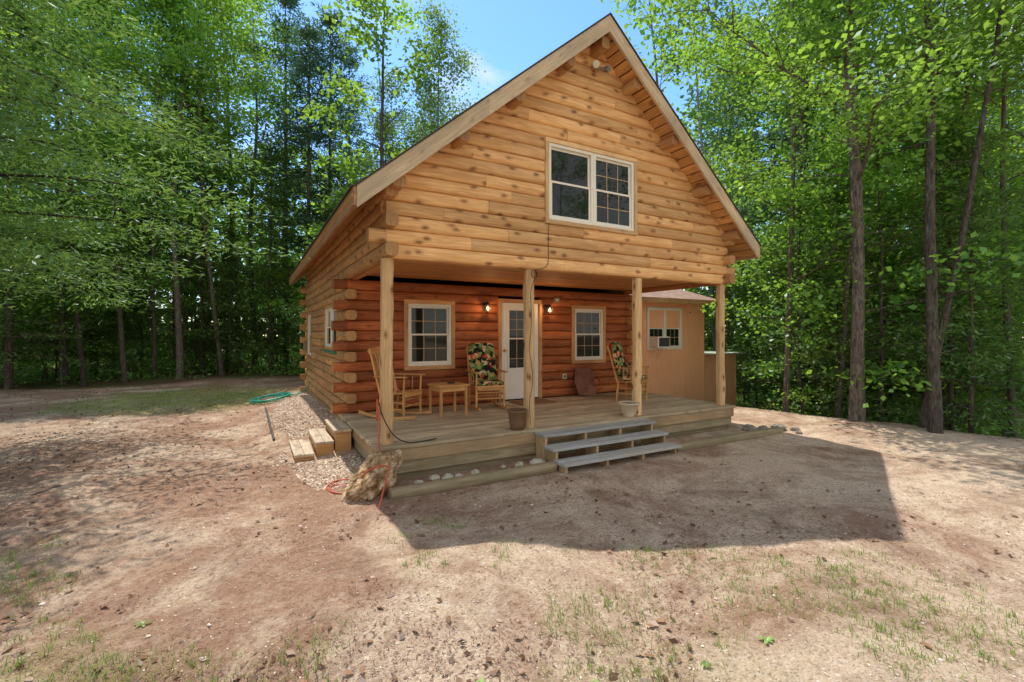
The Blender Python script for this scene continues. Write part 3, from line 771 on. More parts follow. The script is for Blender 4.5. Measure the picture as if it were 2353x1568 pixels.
mb.obj('table_top',['chair'],tb,bevel=0.004)
mb=MB(); mb.box(-0.22,0.22,-0.20,-0.18,0.39,0.469); mb.box(-0.22,0.22,0.18,0.20,0.39,0.469); mb.box(-0.23,-0.21,-0.178,0.178,0.39,0.469,1); mb.box(0.21,0.23,-0.178,0.178,0.39,0.469,1); mb.obj('apron',['chair'],tb)
for sx in (-1,1):
    for sy in (-1,1):
        mb=MB(); mb.obox((sx*0.225,sy*0.195,0),X,Y,Z,-.02,.02,-.02,.02,0,0.469,2,0); mb.obj('leg',['chair'],tb,bevel=0.004)
mb=MB(); mb.lathe([(0.0,0.0),(0.05,0.0),(0.07,0.015),(0.06,0.02),(0.04,0.012),(0,0.012)],16); mb.v=[tuple(Vector(p)+Vector((1.48,1.62,0.497))) for p in mb.v]
mb.obj('ashtray',['blackm'],None,origin=(1.48,1.62,0.497),label='small dark dish on the side table',cat='dish')
def pot(loc,prof,mat,lab,soilr,soilz):
    e=empty('flower_pot',loc,lab,'plant pot')
    mb=MB(); mb.lathe(prof,28); mb.obj('pot',[mat],e)
    mb=MB(); mb.lathe([(soilr,soilz),(0.0,soilz+0.01)],20); mb.obj('soil',['soil'],e)
pot((1.80,-0.0,0.0),[(0,0.003),(0.095,0.003),(0.105,0.08),(0.125,0.23),(0.14,0.245),(0.14,0.275),(0.125,0.275),(0.115,0.22),(0,0.2)],'wicker','brown woven planter standing beside a porch post',0.117,0.24)
pot((3.84,-0.0,0.0),[(0,0.003),(0.09,0.003),(0.085,0.02),(0.13,0.10),(0.155,0.19),(0.175,0.20),(0.175,0.225),(0.15,0.225),(0.14,0.18),(0,0.17)],'ceramic','pale ceramic bowl planter on the deck edge',0.148,0.20)
mb=MB()
O=Vector((4.56,2.20,0.005)); up=Vector((0.0,0.34,0.94)).normalized()
out=[(0.0,0.03),(0.44,0.0),(0.50,0.55),(0.40,0.59),(0.05,0.61),(-0.04,0.30)]
nn=X.cross(up).normalized()
P=[O+X*a+up*b for a,b in out]; Q=[p-nn*0.02 for p in P]; n=len(P)
mb.add(P+Q,[tuple(range(n)),tuple(reversed(range(n,2*n)))]+[(i,n+i,n+(i+1)%n,(i+1)%n) for i in range(n)],P+Q,0.5,0)
mb.obj('slate_slab',['slate'],None,origin=tuple(O),label='rusty brown flat slab leaning on porch wall',cat='slab')
mb=MB(); mb.box(2.92,3.68,1.75,2.25,0.003,0.018); mb.obj('door_mat',['mat'],None,origin=(3.3,2.0,0.003),bevel=0.004,label='brown coir mat in front of the door',cat='mat')

# ------------------------------------------------------------ rocks
def rock(loc,s,mat,seed,lab,group=None,rot=(0,0,0),sub=3,name='rock',amp=1.0):
    bm=bmesh.new(); bmesh.ops.create_icosphere(bm,subdivisions=sub,radius=1.0)
    for v in bm.verts:
        p=v.co.copy(); d=1+0.30*noise.noise(p*1.1+Vector((seed,0,0)))+amp*(0.16*noise.noise(p*2.7+Vector((0,seed,0)))+0.08*noise.noise(p*6+Vector((seed,seed,0)))+0.035*noise.noise(p*16))
        v.co=Vector((p.x*d*s[0],p.y*d*s[1],p.z*d*s[2]))
    me=bpy.data.meshes.new(name); bm.to_mesh(me); bm.free(); me.materials.append(M[mat])
    me.polygons.foreach_set('use_smooth',[sub>5]*len(me.polygons))
    ob=bpy.data.objects.new(name,me); COL.objects.link(ob); ob.location=loc; ob.rotation_euler=rot
    meta(ob,lab,'rock',group)
rock((-0.23,-0.42,-0.25),(0.16,0.21,0.36),'rock',3.1,'large pitted tan boulder at the porch corner',None,(0.1,math.radians(50),0.15),5,'boulder',1.6)
for (x,y,s) in ((0.28,-0.40,0.05),(0.50,-0.30,0.06),(0.78,-0.38,0.045),(0.60,-0.44,0.06),(0.68,-0.30,0.04),(1.02,-0.33,0.05),(1.66,-0.30,0.055),(1.90,-0.38,0.085),(1.24,-0.46,0.03),(0.1,-0.48,0.045),(1.45,-0.25,0.03)):
    rock((x,y,-0.41+s*0.35),(s*rnd.uniform(1,1.4),s,s*rnd.uniform(.6,.85)),'wrock',x*7,'small white quartz rock in the planting bed','white rocks along the porch bed',(0,0,rnd.uniform(0,3)))
for (x,y,s) in ((6.95,-0.55,0.11),(7.15,-0.72,0.07),(6.45,-0.32,0.10),(6.72,-0.40,0.07),(6.95,-0.9,0.05)):
    rock((x,y,-0.43+s*0.3),(s*1.3,s,s*0.7),'grock',x*3,'grey rock at the end of the planting bed','grey rocks at the bed end')
def cord(name,pts,r,mat,lab,cat,n=7,sub=5):
    P=[Vector(p) for p in pts]; out=[]
    for i in range(len(P)-1):
        p0=P[max(i-1,0)];p1=P[i];p2=P[i+1];p3=P[min(i+2,len(P)-1)]
        for k in range(sub):
            t=k/sub; out.append(0.5*((2*p1)+(p2-p0)*t+(2*p0-5*p1+4*p2-p3)*t*t+(-p0+3*p1-3*p2+p3)*t**3))
    out.append(P[-1]); mb=MB(); mb.tube(out,r,n); return mb.obj(name,[mat],None,origin=tuple(P[0]),label=lab,cat=cat)
pts=[]
for k in range(60):
    a=k*0.55; r=0.36+0.10*math.sin(k*0.37)+0.05*rnd.random(); x=-0.95+r*math.cos(a); y=7.7+r*1.1*math.sin(a); pts.append((x,y,gz(x,y)+0.03+0.02*rnd.random()+0.001*k))
pts+= [(-0.4,7.4,gz(-0.4,7.4)+0.05),(-0.15,7.2,gz(-0.2,7.2)+0.2),(-0.10,7.2,0.1)]
cord('garden_hose',pts,0.014,'ghose','green garden hose coiled on the gravel','hose',6,3)
pp=[(-1.10+0.03*k/9,6.4-3.7*k/9) for k in range(10)]
cord('drain_pipe',[(p[0],p[1],gz(*p)+0.018) for p in pp],0.019,'pipe','black plastic drain pipe lying on the gravel','pipe',8,2)
g=lambda x,y,h=0.012:(x,y,gz(x,y)+h)
cord('red_hose',[(-0.10,-0.03,0.55),(-0.11,-0.05,0.30),(-0.10,-0.09,0.45),(-0.11,-0.14,0.1),(-0.12,-0.2,-0.2),g(-0.30,-0.05),g(-0.55,0.1),g(-0.62,-0.12),g(-0.48,-0.25),g(-0.30,-0.1),g(-0.25,0.15),g(-0.5,0.25),g(-0.65,0.0),g(-0.5,-0.3),(-0.32,-0.55,-0.12),(-0.15,-0.72,-0.06),(-0.22,-0.85,-0.2),g(-0.30,-0.95)],0.009,'orange','thin orange red hose looped beside the boulder','hose')
cord('extension_cord',[(-0.07,0.02,0.50),(-0.06,-0.08,0.38),(0.02,-0.1,0.2),(0.12,-0.12,0.08),(0.28,-0.10,0.014),(0.5,-0.07,0.012),(0.62,-0.03,0.012)],0.007,'black','black extension cord hanging from the porch post','cord')
cp=[(2.28,-0.065,2.9),(2.27,-0.065,2.6),(2.26,-0.07,2.3),(2.15,-0.06,2.22),(2.06,-0.06,2.20)]
for k in range(22):
    a=k*0.6; cp.append((2.04+0.045*math.cos(a),-0.05-0.002*k*0.3,2.14+0.055*math.sin(a)))
cp+=[(1.99,-0.05,1.9),(2.0,-0.05,1.5),(1.97,-0.05,1.1),(2.02,-0.05,0.7),(1.97,-0.05,0.35),(1.99,-0.05,0.03)]
cord('electric_cable',cp,0.004,'black','black power cable running down the porch post','cable',6,4)
cord('appliance_cord',[(4.42,2.42,0.42),(4.45,2.36,0.2),(4.5,2.05,0.03),(5.0,2.0,0.012),(5.3,1.9,0.012)],0.005,'black','thin black cord plugged into the wall outlet','cord')

# ------------------------------------------------------------ leaves
def leafmesh(name,C,L,Wd,up,mat,tone=None,flat=None,dirs=None):
    n=len(C); C=np.asarray(C,dtype=np.float64)
    nr=rng.normal(size=(n,3)); nr[:,2]=np.abs(nr[:,2])+up
    nr/=np.linalg.norm(nr,axis=1)[:,None]
    t=rng.normal(size=(n,3)) if dirs is None else dirs+rng.normal(size=(n,3))*0.35
    t-=nr*np.sum(t*nr,axis=1)[:,None]; t/=np.linalg.norm(t,axis=1)[:,None]
    s=np.cross(nr,t); sz=rng.uniform(0.6,1.3,size=(n,1))
    a=t*L*0.5*sz; b=s*Wd*0.5*sz
    v=np.empty((n,4,3)); v[:,0]=C-a; v[:,1]=C+b-a*0.15; v[:,2]=C+a; v[:,3]=C-b-a*0.15
    me=bpy.data.meshes.new(name); me.vertices.add(4*n); me.vertices.foreach_set('co',v.astype(np.float32).ravel())
    me.loops.add(4*n); me.loops.foreach_set('vertex_index',np.arange(4*n,dtype=np.int32))
    me.polygons.add(n); me.polygons.foreach_set('loop_start',np.arange(0,4*n,4,dtype=np.int32))
    tn=rng.random(n) if tone is None else tone
    at=me.attributes.new('tone','FLOAT','POINT'); at.data.foreach_set('value',np.repeat(tn,4).astype(np.float32))
    me.materials.append(M[mat]); me.update(calc_edges=True); me.validate()
    return me
def branch_path(p,d,L,droop,n=5,wob=0.12):
    pts=[Vector(p)];d=Vector(d).normalized()
    for i in range(n):
        d=(d+Vector((rnd.uniform(-wob,wob),rnd.uniform(-wob,wob),rnd.uniform(-wob,wob)+droop))).normalized()
        pts.append(pts[-1]+d*(L/n))
    return pts
def make_decid(seed,Ht,cb,R,r0,nb,per,L,Wd,mat,barkm,flatz=0.35,cl=0.42,lean=0.05,lo=False):
    rnd.seed(seed); mb=MB(); tp=[];lean=Vector((rnd.uniform(-lean,lean),rnd.uniform(-lean,lean),0))
    n=16
    p=Vector((0,0,-0.5)); tr=[]
    for i in range(n+1):
        t=i/n; tp.append(p.copy()); tr.append(max(0.015,r0*(1.35-0.35*min(1,t*10))*(1-t)**0.7))
        lean=lean*0.9+Vector((rnd.uniform(-.035,.035),rnd.uniform(-.035,.035),0))
        p=p+Vector((lean.x,lean.y,1))*((Ht*0.95+0.5)/n)
    mb.tube(tp,tr,6 if lo else 9)
    C=[]
    def at(z):
        for i in range(n):
            if tp[i].z<=z<=tp[i+1].z:
                k=(z-tp[i].z)/(tp[i+1].z-tp[i].z); return tp[i].lerp(tp[i+1],k),tr[i]*(1-k)+tr[i+1]*k
        return tp[-1],tr[-1]
    az=rnd.uniform(0,6)
    for i in range(nb):
        u=(i+rnd.random()*0.8)/nb; z=cb+(Ht*0.93-cb)*u
        prof=math.sin(math.pi*min(1,(0.22+u*0.78)))**0.7
        az+=2.4+rnd.uniform(-.4,.4); p,r=at(z); l=R*(0.35+0.75*prof)*rnd.uniform(0.7,1.15)
        el=math.radians(rnd.uniform(5,30)+35*u)
        bp=branch_path(p,(math.cos(az)*math.cos(el),math.sin(az)*math.cos(el),math.sin(el)),l,0.02,6,0.18)
        mb.tube(bp,[max(0.006,r*0.42*(1-k/6.5)) for k in range(7)],3 if lo else 5,cap=False)
        ends=[bp[k] for k in range(3,7)]
        for k in (2,3,4,5):
            for s in range(2):
                d=(bp[k+1]-bp[k]).normalized(); a2=rnd.choice((-1,1))*rnd.uniform(0.5,1.1)
                d=Matrix.Rotation(a2,3,'Z')@d; d.z+=rnd.uniform(-.15,.25)
                sp=branch_path(bp[k],d,l*rnd.uniform(0.25,0.5),-0.03,3,0.2)
                if not lo: mb.tube(sp,[max(0.004,r*0.16*(1-q/3.5)) for q in range(4)],4,cap=False)
                ends+=[sp[2],sp[3]]
        for e in ends:
            if rnd.random()<0.15: continue
            m=int(per*rnd.uniform(0.5,1.5)); q=rng.normal(size=(m,3))*np.array([cl,cl,cl*flatz])*rnd.uniform(0.6,1.15)
            q[:,2]-=0.10*np.hypot(q[:,0],q[:,1])
            C.append(q+np.array(e))
    for i in range(5 if lo else 14):
        z=rnd.uniform(1.5,cb+1.5); p,r=at(z); a=rnd.uniform(0,6.28)
        bp=branch_path(p,(math.cos(a),math.sin(a),rnd.uniform(-.2,.4)),rnd.uniform(0.4,1.7),-0.02,4,0.25); mb.tube(bp,[0.014,0.010,0.007,0.005,0.003],3,cap=False)
    C=np.concatenate(C); tn=np.clip(0.45+0.28*np.sin(C[:,0]*1.7+seed)+0.28*np.sin(C[:,1]*1.9)*np.cos(C[:,2]*1.3)+rng.normal(size=len(C))*0.2,0,1)
    return mb.mesh('trunk',[barkm]),leafmesh('crown',C,L,Wd,0.5,mat,tn)
def make_pine(seed,Ht,cb,R,r0,mat='pine',whorl=0.62,per=46,L=0.20,Wd=0.035,droop=-0.01,el0=12,bare=0.3):
    rnd.seed(seed); mb=MB(); n=12; tp=[];tr=[];p=Vector((0,0,-0.5))
    for i in range(n+1):
        t=i/n; tp.append(p.copy()); tr.append(max(0.015,r0*(1-t)**0.85)); p=p+Vector((rnd.uniform(-.012,.012),rnd.uniform(-.012,.012),1))*((Ht+0.5)/n)
    mb.tube(tp,tr,9)
    C=[];Dd=[];z=cb;az=0
    while z<Ht*0.985:
        u=(z-cb)/(Ht-cb); l0=R*(1-u)**0.7*(0.55+0.45*min(1,u*4+0.3))+0.25
        k=rnd.choice((4,5,5,6))
        i=min(n-1,int((z+0.5)/(Ht+0.5)*n)); base=tp[i].lerp(tp[i+1],((z+0.5)/(Ht+0.5)*n)-i); r=tr[i]
        for b in range(k):
            az+=6.283/k+rnd.uniform(-.3,.3); l=l0*rnd.uniform(0.55,1.15)
            if rnd.random()<0.1: continue
            el=math.radians(el0+rnd.uniform(-10,14)+25*u)
            bp=branch_path(base+Vector((0,0,rnd.uniform(-.15,.15))),(math.cos(az)*math.cos(el),math.sin(az)*math.cos(el),math.sin(el)),l,droop,6,0.09)
            mb.tube(bp,[max(0.006,r*0.26*(1-q/6.6)) for q in range(7)],4,cap=False)
            for q in range(2,7):
                if q/6<bare+rnd.uniform(-.1,.1): continue
                d=(bp[q]-bp[q-1]).normalized(); wdt=0.16+0.34*l*(1-abs(q/6-0.6))*0.35
                m=int(per*rnd.uniform(.6,1.3))
                off=rng.normal(size=(m,3))*np.array([wdt,wdt,0.075])+np.array([0,0,0.03])
                off[:,2]-=0.12*np.hypot(off[:,0],off[:,1])
                C.append(off+np.array(bp[q])); o2=off.copy(); o2[:,2]=0.0
                Dd.append(o2/(np.linalg.norm(o2,axis=1)[:,None]+1e-6)+np.array(d)*0.7)
        z+=whorl*rnd.uniform(0.7,1.25)
    for i in range(14):
        z=rnd.uniform(2,cb+0.5); a=rnd.uniform(0,6.28); k=min(n-1,int((z+0.5)/(Ht+0.5)*n))
        bp=branch_path(tp[k],(math.cos(a),math.sin(a),rnd.uniform(-.1,.2)),rnd.uniform(0.5,1.8),-0.02,4,0.15); mb.tube(bp,[0.018,0.014,0.01,0.007,0.004],4,cap=False)
    C=np.concatenate(C);Dd=np.concatenate(Dd)
    return mb.mesh('trunk',['barkp']),leafmesh('crown',C,L,Wd,0.5,mat,None,None,Dd)
KT={}
KT['near_a']=(make_decid(1,17,4.6,3.0,0.105,18,70,0.085,0.062,'maple','bark'),17)
KT['near_b']=(make_decid(2,19,5.2,3.0,0.10,18,70,0.085,0.062,'maple','bark'),19)
KT['near_d']=(make_decid(31,17,6.8,2.4,0.07,14,60,0.085,0.062,'maple','bark',0.35,0.45,0.12),17)
KT['maple_a']=(make_decid(51,17,4.6,3.0,0.12,18,30,0.135,0.10,'maple','bark'),17)
KT['maple_b']=(make_decid(52,19,6.0,3.2,0.12,18,30,0.135,0.10,'maple','bark'),19)
KT['maple_c']=(make_decid(3,16,3.2,2.4,0.075,16,30,0.12,0.09,'maple','bark'),16)
KT['maple_d']=(make_decid(53,18,7.5,2.4,0.09,14,26,0.135,0.10,'maple','bark',0.35,0.45,0.12),18)
KT['birch']=(make_decid(4,17,5.0,1.9,0.085,22,22,0.12,0.085,'birch','barkb',0.8,0.36),17)
KT['far_maple_a']=(make_decid(41,17,4.0,3.0,0.12,16,13,0.22,0.16,'maple','bark',lo=True),17)
KT['far_maple_b']=(make_decid(42,19,5.5,3.2,0.11,16,13,0.22,0.16,'maple','bark',lo=True),19)
KT['far_birch']=(make_decid(44,17,5.0,2.0,0.085,18,9,0.18,0.13,'birch','barkb',0.8,0.38,lo=True),17)
KT['sapling_a']=(make_decid(5,6,0.9,1.7,0.035,12,16,0.12,0.09,'maple','bark',0.3,0.34),6)
KT['sapling_b']=(make_decid(6,4,0.4,1.3,0.022,10,15,0.11,0.08,'maple','bark',0.3,0.30),4)
KT['pine_a']=(make_pine(7,20,6.5,3.2,0.17,whorl=0.75,per=24,L=0.27,Wd=0.06),20)
KT['pine_b']=(make_pine(8,18,4.5,2.9,0.15,whorl=0.75,per=24,L=0.27,Wd=0.06),18)
KT['hemlock_a']=(make_pine(9,13,1.2,2.7,0.12,'hemlock',0.50,26,0.17,0.05,-0.07,8,0.2),13)
KT['hemlock_b']=(make_pine(10,7,0.4,1.8,0.06,'hemlock',0.42,22,0.14,0.045,-0.06,8,0.15),7)
KT['hemlock_near']=(make_pine(12,14,3.0,5.2,0.18,'hemlock',0.45,170,0.13,0.032,-0.08,4,0.15),14)
KIND={'maple_a':('maple_tree','tall maple with bright green leafy crown','tree','maple trees around the clearing'),
'maple_c':('maple_tree','slender maple with low leafy branches','tree','maple trees around the clearing'),
'maple_d':('maple_tree','slim leaning maple with high airy crown','tree','maple trees around the clearing'),
'birch':('birch_tree','slender pale barked birch with airy crown','tree','birch trees in the woods'),
'sapling_a':('maple_sapling','young maple sapling growing under the trees','tree','saplings in the undergrowth'),
'sapling_b':('maple_sapling','small leafy sapling at the forest edge','tree','saplings in the undergrowth'),
'pine_a':('pine_tree','tall white pine with layered dark boughs','tree','pine trees in the woods'),
'hemlock_a':('hemlock_tree','dark hemlock with drooping feathery boughs','tree','hemlock trees in the woods'),
'hemlock_b':('hemlock_tree','young dark hemlock with low feathery boughs','tree','hemlock trees in the woods'),
'hemlock_near':('hemlock_tree','large hemlock overhanging the clearing with drooping boughs','tree','hemlock trees in the woods')}
for k_ in ('maple_b','far_maple_a','far_maple_b','near_a','near_b'): KIND[k_]=KIND['maple_a']
KIND['near_d']=KIND['maple_d']; KIND['pine_b']=KIND['pine_a']; KIND['far_birch']=KIND['birch']
PL=[]
def plant(k,x,y,s=1.0,rot=None,lean=(0,0),fat=1.0,label=None):
    (tm,cm),h=KT[k]; nm,lab,cat,grp=KIND[k]
    e=empty(nm,(x,y,gz(x,y)-0.05),label or lab,cat,grp,rnd.uniform(0,6.28) if rot is None else rot)
    e.rotation_euler=(lean[0],lean[1],e.rotation_euler[2]); e.scale=(s*fat,s*fat,s)
    t=bpy.data.objects.new('trunk',tm); c=bpy.data.objects.new('crown',cm)
    for o in (t,c): COL.objects.link(o); o.parent=e
    PL.append((x,y))
rnd.seed(99)
plant('near_b',9.13,-2.04,0.92,0.4,label='tall maple with mottled grey trunk at clearing edge')
plant('near_d',9.35,-1.72,0.85,2.0,(0.0,-0.03))
plant('near_a',9.15,-0.80,1.02,3.3,(0.0,0.05),1.15,label='leaning dark trunked maple at clearing edge')
plant('near_d',10.2,0.1,0.8,0.4)
plant('maple_c',9.75,0.95,0.95,1.0)
plant('pine_a',13.1,2.4,0.95,2.0)
plant('maple_c',12.8,-2.1,0.9,4.0)
plant('maple_d',11.9,-0.9,0.95,5.0,(0.03,0.03))
plant('maple_c',11.4,1.6,0.95,2.0)
plant('near_d',10.6,-2.9,0.9,1.2)
for (k,x,y,s) in (('maple_b',-3.68,15.8,1.0),('maple_d',-5.35,16.2,1.0),('maple_c',-4.6,16.9,1.0),('maple_a',-6.94,15.9,0.95),('hemlock_a',-7.9,14.6,0.95),('maple_d',-6.2,15.1,0.9),
 ('maple_b',-1.2,19.6,1.05),('pine_a',0.2,21.2,1.0),('maple_c',-2.43,21.4,1.2),('hemlock_a',-9.8,12.4,0.8),('pine_b',2.0,19.0,1.0),('pine_a',3.4,22.0,0.90),('pine_b',0.9,17.6,0.9),('birch',4.8,12.6,0.92),('birch',5.9,14.6,0.78),('birch',3.9,15.6,0.85),('maple_d',-2.4,17.4,1.0),('maple_d',-4.0,18.8,1.0),('hemlock_a',-0.6,18.0,0.8),('hemlock_a',-3.2,18.2,0.9)):
    plant(k,x,y,s)
plant('hemlock_near',-5.9,4.6,0.92,1.0)
plant('hemlock_near',-6.9,1.6,0.85,3.5)
plant('maple_d',-8.6,9.2,0.9)
plant('near_d',-5.4,-2.6,0.8)
for (k,x,y,s) in (('far_maple_a',-6,-15.5,0.75),('far_maple_b',0.5,-18,0.75),('far_maple_a',6.5,-18.0,0.75),('far_maple_b',12.5,-15,0.75),('hemlock_a',-1.8,-17.5,0.9),('hemlock_a',3.5,-17.0,0.9)):
    plant(k,x,y,s)
def camr(x,y):
    dx=x+1.387;dy=y+5.538; zc=.489*dx+.872*dy; xc=.872*dx-.489*dy
    return (xc/max(zc,0.01),zc)
cnt=0
yy=-8.0
while yy<34:
    xx=-26.0
    while xx<34:
        x=xx+rnd.uniform(-1.4,1.4); y=yy+rnd.uniform(-1.4,1.4); xx+=3.15
        r,zc=camr(x,y)
        if zc<6 or zc>30 or abs(r)>1.2: continue
        if forest(x,y)<0.4: continue
        if 5.5<x<12.5 and 2.5<y<9.5: continue
        if any((x-a)**2+(y-b)**2<2.2 for a,b in PL): continue
        gap=-0.27<r<0.30
        side_r=r>0.35
        if gap:
            if zc<17: continue
            k=rnd.choice(['far_maple_a','far_birch','far_birch','far_maple_a','pine_b'])
            want=1.3+zc*rnd.uniform(0.42,0.57); s=want/KT[k][1]; s=max(0.55,min(1.05,s))
        else:
            if zc<17: k=rnd.choice(['maple_a','maple_b','maple_c','maple_d','maple_d','maple_d','birch'])
            else: k=rnd.choice(['far_maple_a','far_maple_b','pine_a','pine_b','hemlock_a','hemlock_a','far_birch'])
            if side_r and k in('pine_a',): k='far_maple_b'
            s=rnd.uniform(0.9,1.15)
        plant(k,x,y,s); cnt+=1
    yy+=3.15
print('fill',cnt)
cnt=0;tries=0
while cnt<95 and tries<4000:
    tries+=1
    x=rnd.uniform(-22,26);y=rnd.uniform(-6,30); r,zc=camr(x,y)
    if zc<8 or zc>27 or abs(r)>1.2: continue
    f=forest(x,y)
    if f<0.5 or f>8: continue
    if 5.5<x<12.3 and 2.0<y<9: continue
    if -0.3<r<0.25: continue
    plant(rnd.choice(['sapling_a','sapling_b','hemlock_b','hemlock_b','sapling_a']),x,y,rnd.uniform(0.6,1.15)); cnt+=1
print('trees',len(PL))
C=[]
for i in range(1300):
    a=rnd.uniform(-1.25,1.25); zc=rnd.uniform(31,38)
    x=-1.387+zc*(.489+.872*a); y=-5.538+zc*(.872-.489*a)
    top=rnd.uniform(9,15) if abs(a)<0.32 else rnd.uniform(11,19)
    h=rnd.uniform(0.0,1)**1.4*top-2.5
    q=rng.normal(size=(34,3))*np.array([1.2,1.2,0.9]); C.append(q+np.array([x,y,h]))
C=np.concatenate(C)
tn=np.clip(0.38+0.35*np.sin(C[:,0]*0.6)+0.2*np.sin(C[:,2]*0.9)+rng.normal(size=len(C))*0.2,0,1)
ob=bpy.data.objects.new('distant_wood',leafmesh('distant_wood',C,0.65,0.45,0.1,'far',tn)); COL.objects.link(ob); ob['kind']='stuff'; ob['label']='dense far green woodland behind the clearing'; ob['category']='woodland'
C=[];k=0
while k<1400:
    x=rnd.uniform(-24,30);y=rnd.uniform(-7,32); r,zc=camr(x,y)
    if zc<7 or zc>34 or abs(r)>1.25 or forest(x,y)<0.5: continue
    if 5.5<x<12.3 and 2.0<y<9: continue
    k+=1; s=rnd.uniform(0.15,0.6); q=rng.normal(size=(int(14+60*s),3))*np.array([s,s,s*0.6]); q[:,2]=np.abs(q[:,2])
    C.append(q+np.array([x,y,gz(x,y)+0.05]))
C=np.concatenate(C)
ob=bpy.data.objects.new('undergrowth',leafmesh('undergrowth',C,0.14,0.08,0.8,'under')); COL.objects.link(ob); ob['kind']='stuff'; ob['label']='low ferns and seedlings on the forest floor'; ob['category']='undergrowth'

# ------------------------------------------------------------ ground scatter
def clear_ok(x,y):
    if -0.25<x<6.5 and -0.72<y<9: return False
    if 1.9<x<4.15 and -0.95<y: return False
    if -0.95<x<0 and 1.2<y<2.5: return False
    return True
def grassfield():
    vs=[];fs=[];tn=[]
    def blade(x,y,h,w):
        z=gz(x,y); a=rnd.uniform(0,6.28); dx,dy=math.cos(a),math.sin(a); b=rnd.uniform(0.3,1.1)*h; o=len(vs)
        px,py=-dy*w,dx*w; t=rnd.random()
        vs.extend([(x-px,y-py,z-0.005),(x+px,y+py,z-0.005),(x+px*.7+dx*b*.4,y+py*.7+dy*b*.4,z+h*.65),(x-px*.7+dx*b*.4,y-py*.7+dy*b*.4,z+h*.65),(x+dx*b,y+dy*b,z+h)])
        fs.append((o,o+1,o+2,o+3)); fs.append((o+3,o+2,o+4)); tn.extend([t]*5)
    n=0;tries=0
    while n<1900 and tries<90000:
        tries+=1
        q=rnd.random()
        if q<0.55:
            zc=rnd.uniform(2.2,4.2); r=rnd.uniform(-1.15,1.15)
        elif q<0.8: zc=rnd.uniform(10,18); r=rnd.uniform(-1.0,-0.5)
        else:
            zc=rnd.uniform(4.2,15); r=rnd.uniform(-1.15,1.15)
        x=-1.387+zc*(.489+.872*r); y=-5.538+zc*(.872-.489*r)
        if not clear_ok(x,y): continue
        m=fnoise(x,y,0.9,21)+0.5*fnoise(x,y,2.6,22)
        right=(r>-0.05 and zc<3.7); left=(r<-0.4 and zc<3.4); back=(math.hypot((x+2.9)/3.6,(y-9.6)/3.4)<1)
        th=rnd.uniform(-0.05,0.25) if (right or left) else (rnd.uniform(-.4,.1) if back else 0.5)
        if m<th: continue
        n+=1; cnt=rnd.randint(2,10); sp=rnd.choice((0.01,0.025,0.05)); hh=rnd.uniform(0.02,0.055)
        if back: cnt*=2; sp=0.12
        for k in range(cnt):
            blade(x+rnd.gauss(0,sp),y+rnd.gauss(0,sp),hh*rnd.uniform(0.5,1.3),rnd.uniform(0.0012,0.003)*(1.6 if back else 1))
    me=bpy.data.meshes.new('grass_tufts'); me.from_pydata(vs,[],fs); a=me.attributes.new('tone','FLOAT','POINT'); a.data.foreach_set('value',tn); me.materials.append(M['grassm'])
    ob=bpy.data.objects.new('grass_tufts',me); COL.objects.link(ob); ob['kind']='stuff'; ob['label']='sparse green grass tufts in the sandy ground'; ob['category']='grass'
grassfield()
def weed(x,y,s):
    mb=MB(); z=gz(x,y); n=rnd.randint(5,8)
    for k in range(n):
        a=k*6.28/n+rnd.uniform(-.3,.3); d=Vector((math.cos(a),math.sin(a),0)); sd=Vector((-d.y,d.x,0)); l=s*rnd.uniform(.6,1.1)
        p=[Vector((0,0,0.005)),d*l*.35+Z*l*.35,d*l*.75+Z*l*.4,d*l+Z*l*.2]; w=[.04*l,.22*l,.2*l,.0]
        vs=[];
        for q,ww in zip(p,w): vs+= [q-sd*ww,q+sd*ww]
        mb.add(vs,[(0,1,3,2),(2,3,5,4),(4,5,7,6)],vs,rnd.random(),0,True)
    ob=mb.obj('weed_plant',['grassm']); ob.location=(x,y,z); meta(ob,'small broad leaved green weed in the sand','weed','weeds in the sandy ground')
for (x,y,s) in ((-2.05,-2.93,0.06),(-2.53,-2.57,0.06),(-1.66,-3.12,0.05),(-1.28,-3.03,0.045),(-0.4,-3.5,0.05),(0.1,-3.75,0.045),(-1.95,-2.05,0.05),(0.7,-3.9,0.04),(1.15,-3.95,0.045)):
    weed(x,y,s)
